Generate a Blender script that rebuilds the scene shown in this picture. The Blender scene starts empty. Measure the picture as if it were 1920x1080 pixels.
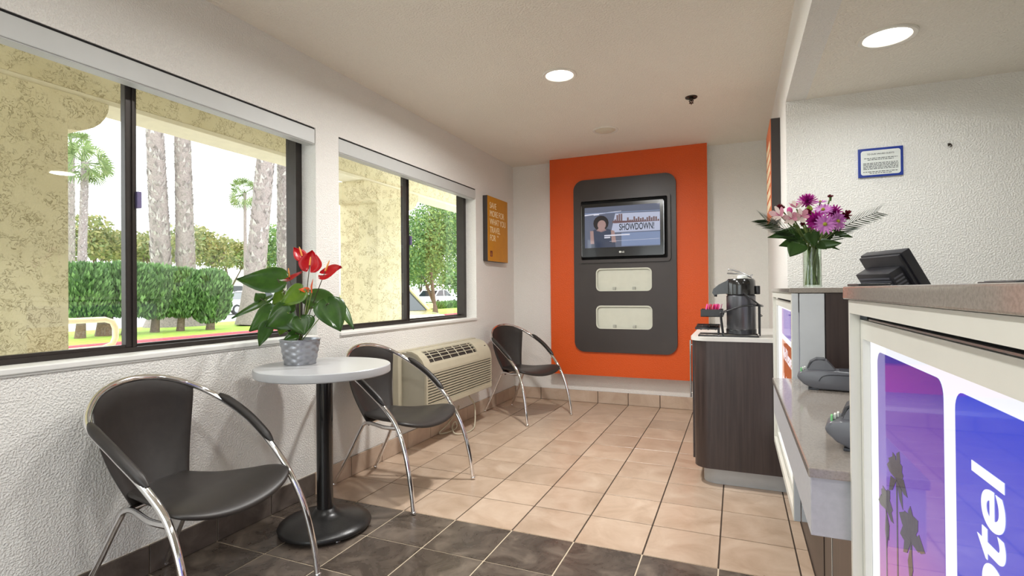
import bpy, bmesh, math, random
import numpy as np
from mathutils import Vector, Matrix

random.seed(7)
PI = math.pi
SC = bpy.context.scene
COL = SC.collection

# ------------------------------------------------------------------ camera
CAM = Vector((2.214, -2.308, 1.138))
F_PX, YAW, PITCH, ROLL = 988.44, -0.40307, 0.00569, -0.00853
_fw = Vector((math.sin(YAW) * math.cos(PITCH), math.cos(YAW) * math.cos(PITCH), math.sin(PITCH)))
_rt = Vector((math.cos(YAW), -math.sin(YAW), 0))
_up = _rt.cross(_fw)
_r2 = math.cos(ROLL) * _rt + math.sin(ROLL) * _up
_u2 = -math.sin(ROLL) * _rt + math.cos(ROLL) * _up
cam_d = bpy.data.cameras.new('camera')
cam_d.sensor_width = 36.0
cam_d.lens = F_PX / 1920 * 36
cam_d.clip_start, cam_d.clip_end = 0.02, 500
cam = bpy.data.objects.new('camera', cam_d)
COL.objects.link(cam)
_m = Matrix((_r2, _u2, -_fw)).transposed().to_4x4()
_m.translation = CAM
cam.matrix_world = _m
SC.camera = cam

# ------------------------------------------------------------------ world, exposure
SKY_STRENGTH = 2.1
world = bpy.data.worlds.new('overcast_sky')
SC.world = world
world.use_nodes = True
_bg = world.node_tree.nodes['Background']
_bg.inputs['Color'].default_value = (0.93, 0.97, 1.0, 1)
_bg.inputs['Strength'].default_value = SKY_STRENGTH
SC.view_settings.view_transform = 'Standard'
SC.view_settings.look = 'None'
SC.view_settings.gamma = 1.0
SC.view_settings.use_curve_mapping = False
SC.view_settings.exposure = 1.0
LAMP_W = 6.6          # power of one downlight in the main ceiling
LAMP_FAR_W = 22.0     # the one near the orange panel
LAMP_ALCOVE_W = 3.3   # and of one in the lower ceiling over the counter
SC.cycles.max_bounces = 10
SC.cycles.diffuse_bounces = 6
SC.cycles.glossy_bounces = 4
SC.cycles.transparent_max_bounces = 12


def portal(loc, rot, sx, sy):
    l = bpy.data.lights.new('sky_portal', 'AREA')
    l.shape = 'RECTANGLE'
    l.size, l.size_y = sx, sy
    l.cycles.is_portal = True
    o = bpy.data.objects.new('sky_portal', l)
    o.location, o.rotation_euler = loc, rot
    COL.objects.link(o)


portal((-0.21, -0.88, 1.49), (0, -PI / 2, 0), 1.2, 1.82)
portal((-0.21, 1.13, 1.49), (0, -PI / 2, 0), 1.2, 1.82)
portal((1.24, -3.71, 1.15), (PI / 2, 0, 0), 2.0, 2.1)


# pixel of the 1920x1080 frame -> point (used only to survey where things stand)
def ray(u, v):
    return (_r2 * ((u - 960) / F_PX) - _u2 * ((v - 540) / F_PX) + _fw)


def at(u, v, d): return CAM + ray(u, v) * d
def onx(u, v, x): r = ray(u, v); return CAM + r * ((x - CAM.x) / r.x)
def ony(u, v, y): r = ray(u, v); return CAM + r * ((y - CAM.y) / r.y)
def onz(u, v, z): r = ray(u, v); return CAM + r * ((z - CAM.z) / r.z)


# ------------------------------------------------------------------ materials
def lin(c):
    return tuple((x / 12.92 if x <= 0.04045 else ((x + 0.055) / 1.055) ** 2.4) for x in c)


def rgb(r, g, b): return lin((r / 255, g / 255, b / 255)) + (1.0,)


MATS = {}


class N:
    """small node-tree helper"""
    def __init__(s, name):
        s.m = bpy.data.materials.new(name)
        s.m.use_nodes = True
        s.t = s.m.node_tree
        s.b = s.t.nodes['Principled BSDF']
        s.out = s.t.nodes['Material Output']
        s._tc = None

    def n(s, typ, **kw):
        nd = s.t.nodes.new(typ)
        for k, v in kw.items():
            if k.startswith('i_'):
                nd.inputs[k[2:].replace('_', ' ')].default_value = v
            else:
                setattr(nd, k, v)
        return nd

    def l(s, a, b): s.t.links.new(a, b)

    def tc(s, out='Object'):
        if s._tc is None: s._tc = s.n('ShaderNodeTexCoord')
        return s._tc.outputs[out]

    def noise(s, scale, detail=3, rough=.55, vec=None, dist=0):
        nd = s.n('ShaderNodeTexNoise')
        nd.inputs['Scale'].default_value = scale
        nd.inputs['Detail'].default_value = detail
        nd.inputs['Roughness'].default_value = rough
        nd.inputs['Distortion'].default_value = dist
        s.l(vec or s.tc(), nd.inputs['Vector'])
        return nd.outputs['Fac']

    def ramp(s, fac, stops):
        nd = s.n('ShaderNodeValToRGB')
        cr = nd.color_ramp
        while len(cr.elements) < len(stops): cr.elements.new(.5)
        for e, (p, c) in zip(cr.elements, stops):
            e.position = p
            e.color = c if len(c) == 4 else tuple(c) + (1,)
        s.l(fac, nd.inputs['Fac'])
        return nd.outputs['Color']

    def mix(s, fac, a, b, blend='MIX'):
        nd = s.n('ShaderNodeMix', data_type='RGBA', blend_type=blend)
        for i, x in ((0, fac), (6, a), (7, b)):
            if hasattr(x, 'is_linked'): s.l(x, nd.inputs[i])
            else: nd.inputs[i].default_value = x
        return nd.outputs[2]

    def math(s, op, a, b=0.0):
        nd = s.n('ShaderNodeMath', operation=op)
        for i, x in enumerate((a, b)):
            if hasattr(x, 'is_linked'): s.l(x, nd.inputs[i])
            else: nd.inputs[i].default_value = x
        return nd.outputs[0]

    def bump(s, h, strength=.3, dist=.01):
        nd = s.n('ShaderNodeBump')
        nd.inputs['Strength'].default_value = strength
        nd.inputs['Distance'].default_value = dist
        s.l(h, nd.inputs['Height'])
        s.l(nd.outputs['Normal'], s.b.inputs['Normal'])

    def set(s, col=None, rough=None, metal=None, spec=None, emit=None, estr=None, coat=None):
        b = s.b.inputs
        if col is not None:
            if hasattr(col, 'is_linked'): s.l(col, b['Base Color'])
            else: b['Base Color'].default_value = col
        if rough is not None:
            if hasattr(rough, 'is_linked'): s.l(rough, b['Roughness'])
            else: b['Roughness'].default_value = rough
        if metal is not None: b['Metallic'].default_value = metal
        if spec is not None: b['Specular IOR Level'].default_value = spec
        if emit is not None:
            if hasattr(emit, 'is_linked'): s.l(emit, b['Emission Color'])
            else: b['Emission Color'].default_value = emit
            b['Emission Strength'].default_value = estr if estr is not None else 1
        if coat is not None:
            b['Coat Weight'].default_value = coat
            b['Coat Roughness'].default_value = .08
        return s


def reg(name, n):
    MATS[name] = n.m
    return n.m


def plain(name, col, rough=.5, metal=0, spec=.5, var=.06, scale=14, bump=0, bscale=200, coat=None):
    n = N(name)
    if var:
        c0 = tuple(max(0, x * (1 - var)) for x in col[:3]) + (1,)
        c1 = tuple(min(1, x * (1 + var)) for x in col[:3]) + (1,)
        n.set(col=n.ramp(n.noise(scale), [(.3, c0), (.7, c1)]))
    else:
        n.set(col=col)
    n.set(rough=rough, metal=metal, spec=spec, coat=coat)
    if bump: n.bump(n.noise(bscale, 2), bump, .002)
    return reg(name, n)


def wall_paint(name, col, strength=.5, scale=95, rough=.6, dist=.006):
    n = N(name)
    a = n.noise(scale, 2, .5)
    b = n.noise(scale * 2.4, 2, .6)
    h = n.math('ADD', n.ramp(a, [(.42, (0, 0, 0)), (.62, (1, 1, 1))]), n.math('MULTIPLY', b, .45))
    c0 = tuple(x * .96 for x in col[:3]) + (1,)
    n.set(col=n.ramp(n.noise(1.3, 2), [(.3, c0), (.7, col)]), rough=rough, spec=.35)
    n.bump(h, strength, dist)
    return reg(name, n)


wall_paint('wall_white', rgb(236, 234, 229), .5, 130)
wall_paint('ceiling_paint', rgb(240, 234, 222), .5, 90, .5, .007)
wall_paint('orange_paint', rgb(212, 84, 22), .35, 110, .35, .004)
plain('smooth_white', rgb(226, 226, 222), .4, var=.02)
plain('cassette_white', rgb(192, 194, 192), .45, var=.02)
plain('window_bronze', rgb(58, 53, 50), .35, metal=.5, var=.1)
plain('black_gap', rgb(14, 13, 13), .8, var=0)  # near-black that stands in for shade in narrow gaps
plain('latch_grey', rgb(120, 112, 150), .35, metal=.4)
plain('brown_panel', rgb(54, 46, 43), .38, var=.1, scale=4, bump=.15, bscale=90)
plain('niche_cream', rgb(206, 207, 192), .4, var=.03)
plain('clear_tab', rgb(168, 170, 160), .25, var=.02)
plain('chrome', (.86, .86, .87, 1), .07, metal=1, var=0)
plain('satin_steel', rgb(190, 190, 192), .3, metal=1, var=.05)
plain('black_vinyl', rgb(42, 38, 36), .42, var=.12, scale=30, bump=.12, bscale=420)
plain('black_rubber', rgb(30, 29, 29), .6)
plain('table_white', rgb(178, 179, 181), .3, var=.02)
plain('black_enamel', rgb(24, 23, 23), .18, var=.1, coat=.3)
plain('black_cast', rgb(32, 31, 31), .32, var=.15, scale=60, bump=.2, bscale=140)
plain('ac_beige', rgb(178, 171, 150), .45, var=.03)
plain('ac_side', rgb(166, 162, 146), .5, var=.03)
plain('ac_dark', rgb(44, 38, 34), .6)
plain('cord_cream', rgb(190, 182, 160), .5, var=.03)
plain('counter_white', rgb(214, 213, 204), .35, var=.02)
plain('counter_grey', rgb(172, 172, 176), .5, var=.05, scale=90, bump=.05, bscale=500)
plain('counter_silver', rgb(200, 203, 207), .35, metal=.25, var=.03)
plain('cabinet_top', rgb(206, 204, 198), .35, var=.02)
plain('kick_grey', rgb(178, 180, 182), .4, metal=.3, var=.03)
plain('plastic_black', rgb(34, 34, 36), .3, var=.08)
plain('plastic_dark', rgb(38, 38, 43), .4, var=.08)
plain('monitor_slat', rgb(84, 84, 92), .35, var=.05)
plain('terminal_grey', rgb(92, 93, 100), .32, var=.05, coat=.2)
plain('terminal_dark', rgb(44, 45, 52), .35, var=.05)
plain('terminal_green', rgb(120, 200, 130), .4)
plain('paper_white', rgb(228, 230, 224), .6, var=.02)
plain('airpot_body', rgb(92, 92, 96), .3, metal=.75, var=.04)
plain('notice_blue', rgb(36, 58, 142), .25, var=.08)
plain('notice_face', rgb(214, 218, 214), .35, var=.02)
plain('ink_black', rgb(30, 30, 34), .6, var=0)
plain('ink_white', rgb(240, 228, 190), .5, var=0)
plain('sign_yellow', rgb(196, 132, 8), .5, var=.05)
plain('sign_orange', rgb(204, 108, 62), .5, var=.05)
plain('sign_side', rgb(52, 46, 44), .5, var=.05)
plain('sign_maroon', rgb(110, 32, 32), .5)
plain('sprinkler_dark', rgb(52, 44, 36), .35, metal=.6)
plain('lamp_trim', rgb(226, 222, 212), .4, var=.02)
plain('lamp_off', rgb(212, 202, 182), .5, var=.02)
plain('pot_metal', rgb(162, 164, 170), .32, metal=.65, var=.06, scale=40)
plain('soil', rgb(56, 44, 36), .9, var=.3, scale=80)
plain('stem_dark', rgb(70, 58, 40), .5)
plain('stem_green', rgb(112, 132, 60), .5)
plain('spadix', rgb(238, 166, 84), .5)
plain('packet_pink', rgb(232, 80, 160), .5, var=.12, scale=60)
plain('packet_red', rgb(206, 40, 70), .5, var=.1)
plain('pale_clay', rgb(196, 188, 172), .7)
plain('rail_cream', rgb(238, 222, 180), .5, var=.03)
plain('curb_red', rgb(196, 84, 92), .7, var=.1)
plain('grass', rgb(150, 178, 66), .9, var=.3, scale=6, bump=.4, bscale=40)
plain('concrete', rgb(196, 192, 188), .85, var=.06, scale=1.5)
plain('asphalt', rgb(176, 174, 176), .9, var=.08, scale=1)
plain('far_wall', rgb(150, 96, 86), .8)
plain('car_white', rgb(232, 232, 230), .2, var=0, coat=.6)
plain('car_cream', rgb(206, 194, 134), .2, var=0, coat=.6)
plain('car_glass', rgb(40, 46, 50), .08, var=0)
plain('tyre', rgb(36, 36, 38), .8)
plain('hubcap', rgb(200, 200, 204), .3, metal=.6)
plain('far_white', rgb(214, 214, 210), .6)


def m_stone(name, base, dark):
    n = N(name)
    sp = n.noise(260, 2, .7)
    n.set(col=n.ramp(sp, [(.35, dark), (.6, base)]), rough=.09, spec=.6)
    return reg(name, n)


m_stone('quartz', rgb(152, 144, 136), rgb(138, 130, 122))


def m_tile(name, c0, c1, c2, rough, scale):
    n = N(name)
    oi = n.n('ShaderNodeObjectInfo')
    add = n.n('ShaderNodeVectorMath', operation='ADD')
    n.l(n.tc(), add.inputs[0])
    sc = n.n('ShaderNodeVectorMath', operation='SCALE')
    n.l(oi.outputs['Location'], sc.inputs[0])
    sc.inputs['Scale'].default_value = 1.7
    n.l(sc.outputs[0], add.inputs[1])
    f = n.noise(scale, 6, .65, add.outputs[0], .8)
    c = n.ramp(f, [(.3, c0), (.5, c1), (.72, c2)])
    hv = n.n('ShaderNodeHueSaturation')
    n.l(c, hv.inputs['Color'])
    n.l(n.math('ADD', n.math('MULTIPLY', oi.outputs['Random'], .16), .92), hv.inputs['Value'])
    n.set(col=hv.outputs[0], rough=n.math('ADD', n.math('MULTIPLY', f, .25), rough), spec=.5)
    n.bump(n.noise(60, 3, .6, add.outputs[0]), .12, .002)
    return reg(name, n)


m_tile('tile_beige', rgb(170, 146, 124), rgb(186, 163, 142), rgb(200, 180, 160), .2, 5)
m_tile('tile_dark', rgb(62, 54, 48), rgb(86, 76, 68), rgb(128, 116, 104), .16, 6)
m_tile('skirting_beige', rgb(176, 152, 132), rgb(190, 168, 148), rgb(200, 180, 162), .35, 5)
m_tile('skirting_dark', rgb(68, 60, 54), rgb(88, 78, 72), rgb(112, 102, 94), .35, 6)


def m_grout():
    n = N('grout')
    sep = n.n('ShaderNodeSeparateXYZ')
    n.l(n.tc(), sep.inputs[0])
    st = n.math('GREATER_THAN', sep.outputs['Y'], .004)
    n.set(col=n.mix(st, rgb(206, 190, 166), rgb(62, 50, 40)), rough=.9)
    reg('grout', n)


m_grout()


def m_stucco():
    n = N('stucco')
    w = n.noise(26, 4, .62, dist=1.0)
    # lace texture: thin irregular ridges left by the trowel
    d = n.math('ABSOLUTE', n.math('SUBTRACT', w, .5))
    line = n.ramp(d, [(0.0, (0, 0, 0)), (.034, (1, 1, 1))])
    msk = n.ramp(n.noise(11, 3), [(.45, (0, 0, 0)), (.56, (1, 1, 1))])
    ln = n.math('MAXIMUM', line, msk)
    base = n.ramp(n.noise(2.2, 3), [(.3, rgb(206, 195, 158)), (.7, rgb(220, 210, 176))])
    n.set(col=n.mix(ln, rgb(150, 136, 98), base), rough=.9)
    n.bump(n.math('ADD', ln, n.noise(60, 3)), .5, .008)
    reg('stucco', n)


m_stucco()
plain('stucco_trim', rgb(220, 212, 186), .85, var=.04)


def m_wood():
    n = N('dark_wood')
    mp = n.n('ShaderNodeMapping')
    mp.inputs['Scale'].default_value = (60, 60, 2.5)
    n.l(n.tc(), mp.inputs['Vector'])
    f = n.noise(1, 4, .6, mp.outputs[0])
    n.set(col=n.ramp(f, [(.3, rgb(44, 34, 32)), (.7, rgb(66, 53, 50))]), rough=.32)
    reg('dark_wood', n)


m_wood()


def m_glass(name, tint=(1, 1, 1, 1), f0=.04):
    n = N(name)
    lw = n.n('ShaderNodeLayerWeight')
    lw.inputs['Blend'].default_value = .5
    fr = n.math('ADD', n.math('MULTIPLY', n.math('POWER', lw.outputs['Facing'], 5), 1 - f0), f0)
    tr = n.n('ShaderNodeBsdfTransparent')
    tr.inputs['Color'].default_value = tint
    gl = n.n('ShaderNodeBsdfGlossy')
    gl.inputs['Roughness'].default_value = .01
    mx = n.n('ShaderNodeMixShader')
    n.l(fr, mx.inputs[0]); n.l(tr.outputs[0], mx.inputs[1]); n.l(gl.outputs[0], mx.inputs[2])
    n.l(mx.outputs[0], n.out.inputs['Surface'])
    reg(name, n)


m_glass('window_glass', (.97, .985, .975, 1), .035)
m_glass('vase_glass', (.9, .94, .9, 1), .06)


def m_emit(name, col, strength):
    n = N(name)
    n.set(col=col, rough=.3, emit=col, estr=strength)
    reg(name, n)


m_emit('lamp_glow', (1, .97, .9, 1), 4)


def m_leafy(name, cols, rough=.5, trans=.25, bump=0):
    n = N(name)
    g = n.n('ShaderNodeNewGeometry')
    st = [(i / max(1, len(cols) - 1), c) for i, c in enumerate(cols)]
    n.set(col=n.ramp(g.outputs['Random Per Island'], st), rough=rough, spec=.4)
    if trans:
        t = n.n('ShaderNodeBsdfTranslucent')
        n.l(n.b.inputs['Base Color'].links[0].from_socket, t.inputs['Color'])
        mx = n.n('ShaderNodeMixShader')
        mx.inputs[0].default_value = trans
        n.l(n.b.outputs[0], mx.inputs[1]); n.l(t.outputs[0], mx.inputs[2])
        n.l(mx.outputs[0], n.out.inputs['Surface'])
    return reg(name, n)


m_leafy('cypress_green', [rgb(64, 92, 52), rgb(96, 130, 74), rgb(124, 160, 96)])
m_leafy('tree_olive', [rgb(104, 116, 72), rgb(140, 144, 92), rgb(168, 158, 108), rgb(116, 136, 88)])
m_leafy('tree_green', [rgb(72, 104, 56), rgb(104, 138, 76), rgb(140, 158, 84)])
m_leafy('palm_green', [rgb(92, 112, 66), rgb(128, 148, 92), rgb(150, 160, 110)])
m_leafy('bark_boots', [rgb(118, 108, 106), rgb(160, 150, 148), rgb(190, 182, 178)], trans=0)
plain('bark', rgb(140, 128, 124), .9, var=.25, scale=20, bump=.5, bscale=30)
plain('bark_dark', rgb(110, 92, 78), .9, var=.25, scale=20)
plain('bark_tan', rgb(176, 160, 130), .9, var=.2, scale=8)
m_leafy('petal_pink', [rgb(168, 84, 164), rgb(204, 130, 200)], trans=.2)
m_leafy('petal_magenta', [rgb(150, 18, 122), rgb(190, 46, 162)], trans=.2)
m_leafy('petal_lily', [rgb(220, 204, 200), rgb(226, 220, 208), rgb(190, 110, 140)], trans=.2)
m_leafy('petal_maroon', [rgb(86, 14, 30), rgb(124, 26, 44)], trans=.1)
plain('bud_pink', rgb(196, 70, 140), .5)
plain('disc_green', rgb(150, 150, 40), .7, var=.2, scale=200)
plain('pom_green', rgb(150, 180, 60), .7, var=.2, scale=200)
m_leafy('frond_green', [rgb(26, 44, 24), rgb(48, 70, 36)], trans=.1)
m_leafy('bunch_leaf', [rgb(34, 62, 20), rgb(62, 98, 32)], trans=.2)
m_leafy('cut_stem', [rgb(88, 112, 54), rgb(140, 156, 92)], trans=.1)


def m_leaf_gloss(name, a, b):
    n = N(name)
    n.set(col=n.ramp(n.noise(22, 3, .6), [(.3, a), (.75, b)]), rough=.3, spec=.5)
    t = n.n('ShaderNodeBsdfTranslucent')
    t.inputs['Color'].default_value = tuple(min(1, x * 1.5) for x in b[:3]) + (1,)
    mx = n.n('ShaderNodeMixShader')
    mx.inputs[0].default_value = .22
    n.l(n.b.outputs[0], mx.inputs[1]); n.l(t.outputs[0], mx.inputs[2])
    n.l(mx.outputs[0], n.out.inputs['Surface'])
    reg(name, n)


m_leaf_gloss('anthurium_leaf', rgb(34, 64, 20), rgb(58, 94, 30))
m_leaf_gloss('anthurium_young', rgb(66, 98, 26), rgb(98, 128, 38))
m_leaf_gloss('anthurium_red', rgb(160, 10, 22), rgb(186, 22, 32))
m_leaf_gloss('anthurium_orange', rgb(206, 70, 30), rgb(226, 110, 50))


def m_panel_sunset(name, zlo, zhi, strength=1.0):
    """backlit print of a sunset: colour bands by height on the panel"""
    n = N(name)
    sep = n.n('ShaderNodeSeparateXYZ')
    n.l(n.tc(), sep.inputs[0])
    t = n.n('ShaderNodeMapRange')
    n.l(sep.outputs['Z'], t.inputs[0])
    t.inputs[1].default_value, t.inputs[2].default_value = zlo, zhi
    c = n.ramp(t.outputs[0], [(0, rgb(250, 150, 60)), (.2, rgb(236, 120, 110)), (.45, rgb(196, 110, 190)), (.7, rgb(124, 84, 206)), (.9, rgb(110, 62, 190)), (1, rgb(62, 50, 168))])
    n.set(col=(.02, .02, .02, 1), rough=.04, spec=.6, emit=c, estr=strength)
    reg(name, n)


m_panel_sunset('print_sunset', .40, 1.05, .36)


def m_print(name, c0, c1, strength=.7, axis='Z', lo=0, hi=1):
    n = N(name)
    sep = n.n('ShaderNodeSeparateXYZ')
    n.l(n.tc(), sep.inputs[0])
    t = n.n('ShaderNodeMapRange')
    n.l(sep.outputs[axis], t.inputs[0])
    t.inputs[1].default_value, t.inputs[2].default_value = lo, hi
    n.set(col=(.02, .02, .02, 1), rough=.04, spec=.6, emit=n.ramp(t.outputs[0], [(0, c0), (1, c1)]), estr=strength)
    reg(name, n)


m_print('print_blue', rgb(86, 84, 200), rgb(30, 66, 222), .42, 'Z', .5, 1.05)
m_print('print_redviolet', rgb(96, 60, 190), rgb(224, 60, 110), .36, 'Y', .1, .6)
m_print('print_orange', rgb(226, 110, 30), rgb(196, 96, 40), .36, 'Z', .3, .93)
m_print('print_white', rgb(244, 246, 255), rgb(244, 246, 255), .5)
m_print('print_palm', rgb(92, 78, 70), rgb(78, 66, 92), .22, 'Z', .6, 1)
m_print('tv_picture', rgb(84, 90, 108), rgb(150, 162, 192), .6, 'Z', 1.55, 2.0)
m_print('tv_band', rgb(132, 148, 182), rgb(132, 148, 182), 0.44)
m_print('tv_light', rgb(226, 226, 240), rgb(226, 226, 240), 0.44)
m_print('tv_dark', rgb(30, 42, 58), rgb(30, 42, 58), 0.33)
m_print('tv_skin', rgb(176, 144, 140), rgb(176, 144, 140), .4)
m_print('tv_dress', rgb(62, 72, 96), rgb(62, 72, 96), .36)
m_print('tv_hair', rgb(40, 36, 40), rgb(40, 36, 40), .3)
m_print('tv_city', rgb(134, 106, 108), rgb(134, 106, 108), 0.33)
m_print('tv_glow', rgb(176, 182, 204), rgb(176, 182, 204), .5)


# ------------------------------------------------------------------ mesh helpers
class MB:
    def __init__(s): s.v, s.f = [], []

    def add(s, vs, fs):
        o = len(s.v)
        s.v += [Vector(p) for p in vs]
        s.f += [tuple(i + o for i in f) for f in fs]
        return s

    def box(s, x0, x1, y0, y1, z0, z1):
        x0, x1 = sorted((x0, x1)); y0, y1 = sorted((y0, y1)); z0, z1 = sorted((z0, z1))
        return s.add([(x0, y0, z0), (x1, y0, z0), (x1, y1, z0), (x0, y1, z0), (x0, y0, z1), (x1, y0, z1), (x1, y1, z1), (x0, y1, z1)],
                     [(3, 2, 1, 0), (4, 5, 6, 7), (0, 1, 5, 4), (1, 2, 6, 5), (2, 3, 7, 6), (3, 0, 4, 7)])

    def rbox(s, x0, x1, y0, y1, z0, z1, r=.005, seg=2):
        bm = bmesh.new()
        t = MB().box(x0, x1, y0, y1, z0, z1)
        vs = [bm.verts.new(p) for p in t.v]
        for f in t.f: bm.faces.new([vs[i] for i in f])
        bmesh.ops.bevel(bm, geom=bm.edges[:], offset=r, segments=seg, affect='EDGES', profile=.5)
        bm.verts.index_update()
        s.add([v.co.copy() for v in bm.verts], [[v.index for v in f.verts] for f in bm.faces])
        bm.free()
        return s

    def tube(s, pts, r, n=10, closed=False, caps=True, flat=1.0, up=None):
        pts = [Vector(p) for p in pts]
        m = len(pts)
        rs = r if isinstance(r, (list, tuple)) else [r] * m
        tang = []
        for i in range(m):
            a = pts[(i - 1) % m] if (closed or i > 0) else pts[i]
            b = pts[(i + 1) % m] if (closed or i < m - 1) else pts[i]
            t = (b - a)
            tang.append(t.normalized() if t.length > 1e-9 else Vector((0, 0, 1)))
        nrm = up or (Vector((0, 0, 1)) if abs(tang[0].z) < .9 else Vector((1, 0, 0)))
        vs = []
        for i in range(m):
            t = tang[i]
            nrm = (nrm - t * nrm.dot(t))
            nrm = nrm.normalized() if nrm.length > 1e-6 else t.orthogonal().normalized()
            b = t.cross(nrm)
            for k in range(n):
                a = 2 * PI * k / n
                vs.append(pts[i] + (nrm * math.cos(a) * flat + b * math.sin(a)) * rs[i])
        fs = []
        for i in range(m if closed else m - 1):
            for k in range(n):
                j = (i + 1) % m
                fs.append((i * n + k, i * n + (k + 1) % n, j * n + (k + 1) % n, j * n + k))
        if caps and not closed:
            fs.append(tuple(reversed(range(n))))
            fs.append(tuple((m - 1) * n + k for k in range(n)))
        return s.add(vs, fs)

    def lathe(s, prof, n=32, c=(0, 0, 0), caps=True):
        vs, fs = [], []
        for r, z in prof:
            for k in range(n):
                a = 2 * PI * k / n
                vs.append((c[0] + r * math.cos(a), c[1] + r * math.sin(a), c[2] + z))
        m = len(prof)
        for i in range(m - 1):
            for k in range(n):
                fs.append((i * n + k, i * n + (k + 1) % n, (i + 1) * n + (k + 1) % n, (i + 1) * n + k))
        if caps:
            fs.append(tuple(reversed(range(n))))
            fs.append(tuple((m - 1) * n + k for k in range(n)))
        return s.add(vs, fs)

    def prism(s, poly, fn0, fn1):
        n = len(poly)
        vs = [fn0(*p) for p in poly] + [fn1(*p) for p in poly]
        fs = [tuple(reversed(range(n))), tuple(range(n, 2 * n))]
        fs += [(i, (i + 1) % n, n + (i + 1) % n, n + i) for i in range(n)]
        return s.add(vs, fs)

    def grid(s, fn, nu, nv):
        vs = [fn(i / nu, j / nv) for i in range(nu + 1) for j in range(nv + 1)]
        w = nv + 1
        return s.add(vs, [(i * w + j, (i + 1) * w + j, (i + 1) * w + j + 1, i * w + j + 1) for i in range(nu) for j in range(nv)])

    def ball(s, c, r, n=10, m=6):
        c = Vector(c)
        rx, ry, rz = r if isinstance(r, (tuple, list)) else (r, r, r)
        pr = [(max(1e-4, math.sin(PI * i / m)), -math.cos(PI * i / m)) for i in range(m + 1)]
        t = MB().lathe(pr, n)
        return s.add([c + Vector((p.x * rx, p.y * ry, p.z * rz)) for p in t.v], t.f)

    def join(s, o): return s.add(o.v, o.f)

    def xf(s, M):
        s.v = [M @ p for p in s.v]
        return s

    def mesh(s, name, off=None, smooth=None, recalc=True):
        me = bpy.data.meshes.new(name)
        vs = s.v if off is None else [p - off for p in s.v]
        me.from_pydata([tuple(p) for p in vs], [], s.f)
        if recalc:
            bm = bmesh.new(); bm.from_mesh(me)
            bmesh.ops.recalc_face_normals(bm, faces=bm.faces)
            bm.to_mesh(me); bm.free()
        if smooth is not None:
            me.shade_smooth()
            me.set_sharp_from_angle(angle=math.radians(smooth))
        me.update()
        return me


def link(name, me, mat, parent=None, loc=None):
    if mat is not None and not me.materials: me.materials.append(MATS[mat])
    o = bpy.data.objects.new(name, me)
    COL.objects.link(o)
    if parent is not None: o.parent = parent
    if loc is not None: o.location = loc
    return o


def wloc(o):
    p = Vector((0, 0, 0))
    while o is not None:
        p = p + o.location
        o = o.parent
    return p


def part(name, mb, mat, parent, smooth=None, world=True, recalc=True, label=None):
    """mesh child; with world=True the vertices are given in room coordinates"""
    off = wloc(parent) if (world and parent is not None) else None
    o = link(name, mb.mesh(name, off, smooth, recalc), mat, parent)
    if label: o['label'] = label
    return o


def tag(o, label, cat, group=None):
    o['label'] = label; o['category'] = cat
    if group: o['group'] = group
    return o


def thing(name, label, cat, loc=(0, 0, 0), rz=0, group=None):
    o = bpy.data.objects.new(name, None)
    o.empty_display_size = .05
    COL.objects.link(o)
    o.location = loc
    o.rotation_euler = (0, 0, rz)
    return tag(o, label, cat, group)


def solo(name, mb, mat, label, cat, group=None, smooth=None, loc=None):
    """a thing that is one mesh; origin at loc"""
    lo = Vector(loc) if loc is not None else None
    o = link(name, mb.mesh(name, lo, smooth), mat, None, lo)
    return tag(o, label, cat, group)


def struct(name, mb, mat, smooth=None, label=None):
    o = link(name, mb.mesh(name, None, smooth), mat)
    o['kind'] = 'structure'
    if label: o['label'] = label
    return o


def copy_tree(o, parent=None):
    c = o.copy()
    COL.objects.link(c)
    if parent is not None: c.parent = parent
    for ch in list(o.children): copy_tree(ch, c)
    return c


def rrect(x0, x1, y0, y1, r, n=6):
    pts = []
    for cx, cy, a0 in ((x1 - r, y1 - r, 0), (x0 + r, y1 - r, 90), (x0 + r, y0 + r, 180), (x1 - r, y0 + r, 270)):
        for k in range(n + 1):
            a = math.radians(a0 + 90 * k / n)
            pts.append((cx + r * math.cos(a), cy + r * math.sin(a)))
    return pts


def plate(outer, holes, depth):
    """flat plate with holes in its own xy plane, z from 0 to depth -> MB"""
    cu = bpy.data.curves.new('tmp', 'CURVE')
    cu.dimensions = '2D'; cu.fill_mode = 'BOTH'; cu.extrude = depth / 2
    for lp in [outer] + list(holes):
        sp = cu.splines.new('POLY')
        sp.points.add(len(lp) - 1)
        for p, q in zip(sp.points, lp): p.co = (q[0], q[1], 0, 1)
        sp.use_cyclic_u = True
    o = bpy.data.objects.new('tmp', cu)
    COL.objects.link(o)
    dg = bpy.context.evaluated_depsgraph_get()
    me = bpy.data.meshes.new_from_object(o.evaluated_get(dg))
    mb = MB().add([Vector((v.co.x, v.co.y, v.co.z + depth / 2)) for v in me.vertices], [tuple(p.vertices) for p in me.polygons])
    bpy.data.objects.remove(o); bpy.data.curves.remove(cu); bpy.data.meshes.remove(me)
    return mb


def text(s, size, depth=.001, align='LEFT', sx=1.0, shear=0, spacing=1.0, bold=0):
    cu = bpy.data.curves.new('tmp', 'FONT')
    cu.body = s; cu.size = size; cu.align_x = align; cu.extrude = depth / 2
    cu.shear = shear; cu.space_character = spacing; cu.offset = bold
    o = bpy.data.objects.new('tmp', cu)
    COL.objects.link(o)
    dg = bpy.context.evaluated_depsgraph_get()
    me = bpy.data.meshes.new_from_object(o.evaluated_get(dg))
    mb = MB().add([Vector((v.co.x * sx, v.co.y, v.co.z)) for v in me.vertices], [tuple(p.vertices) for p in me.polygons])
    bpy.data.objects.remove(o); bpy.data.curves.remove(cu); bpy.data.meshes.remove(me)
    return mb


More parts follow.
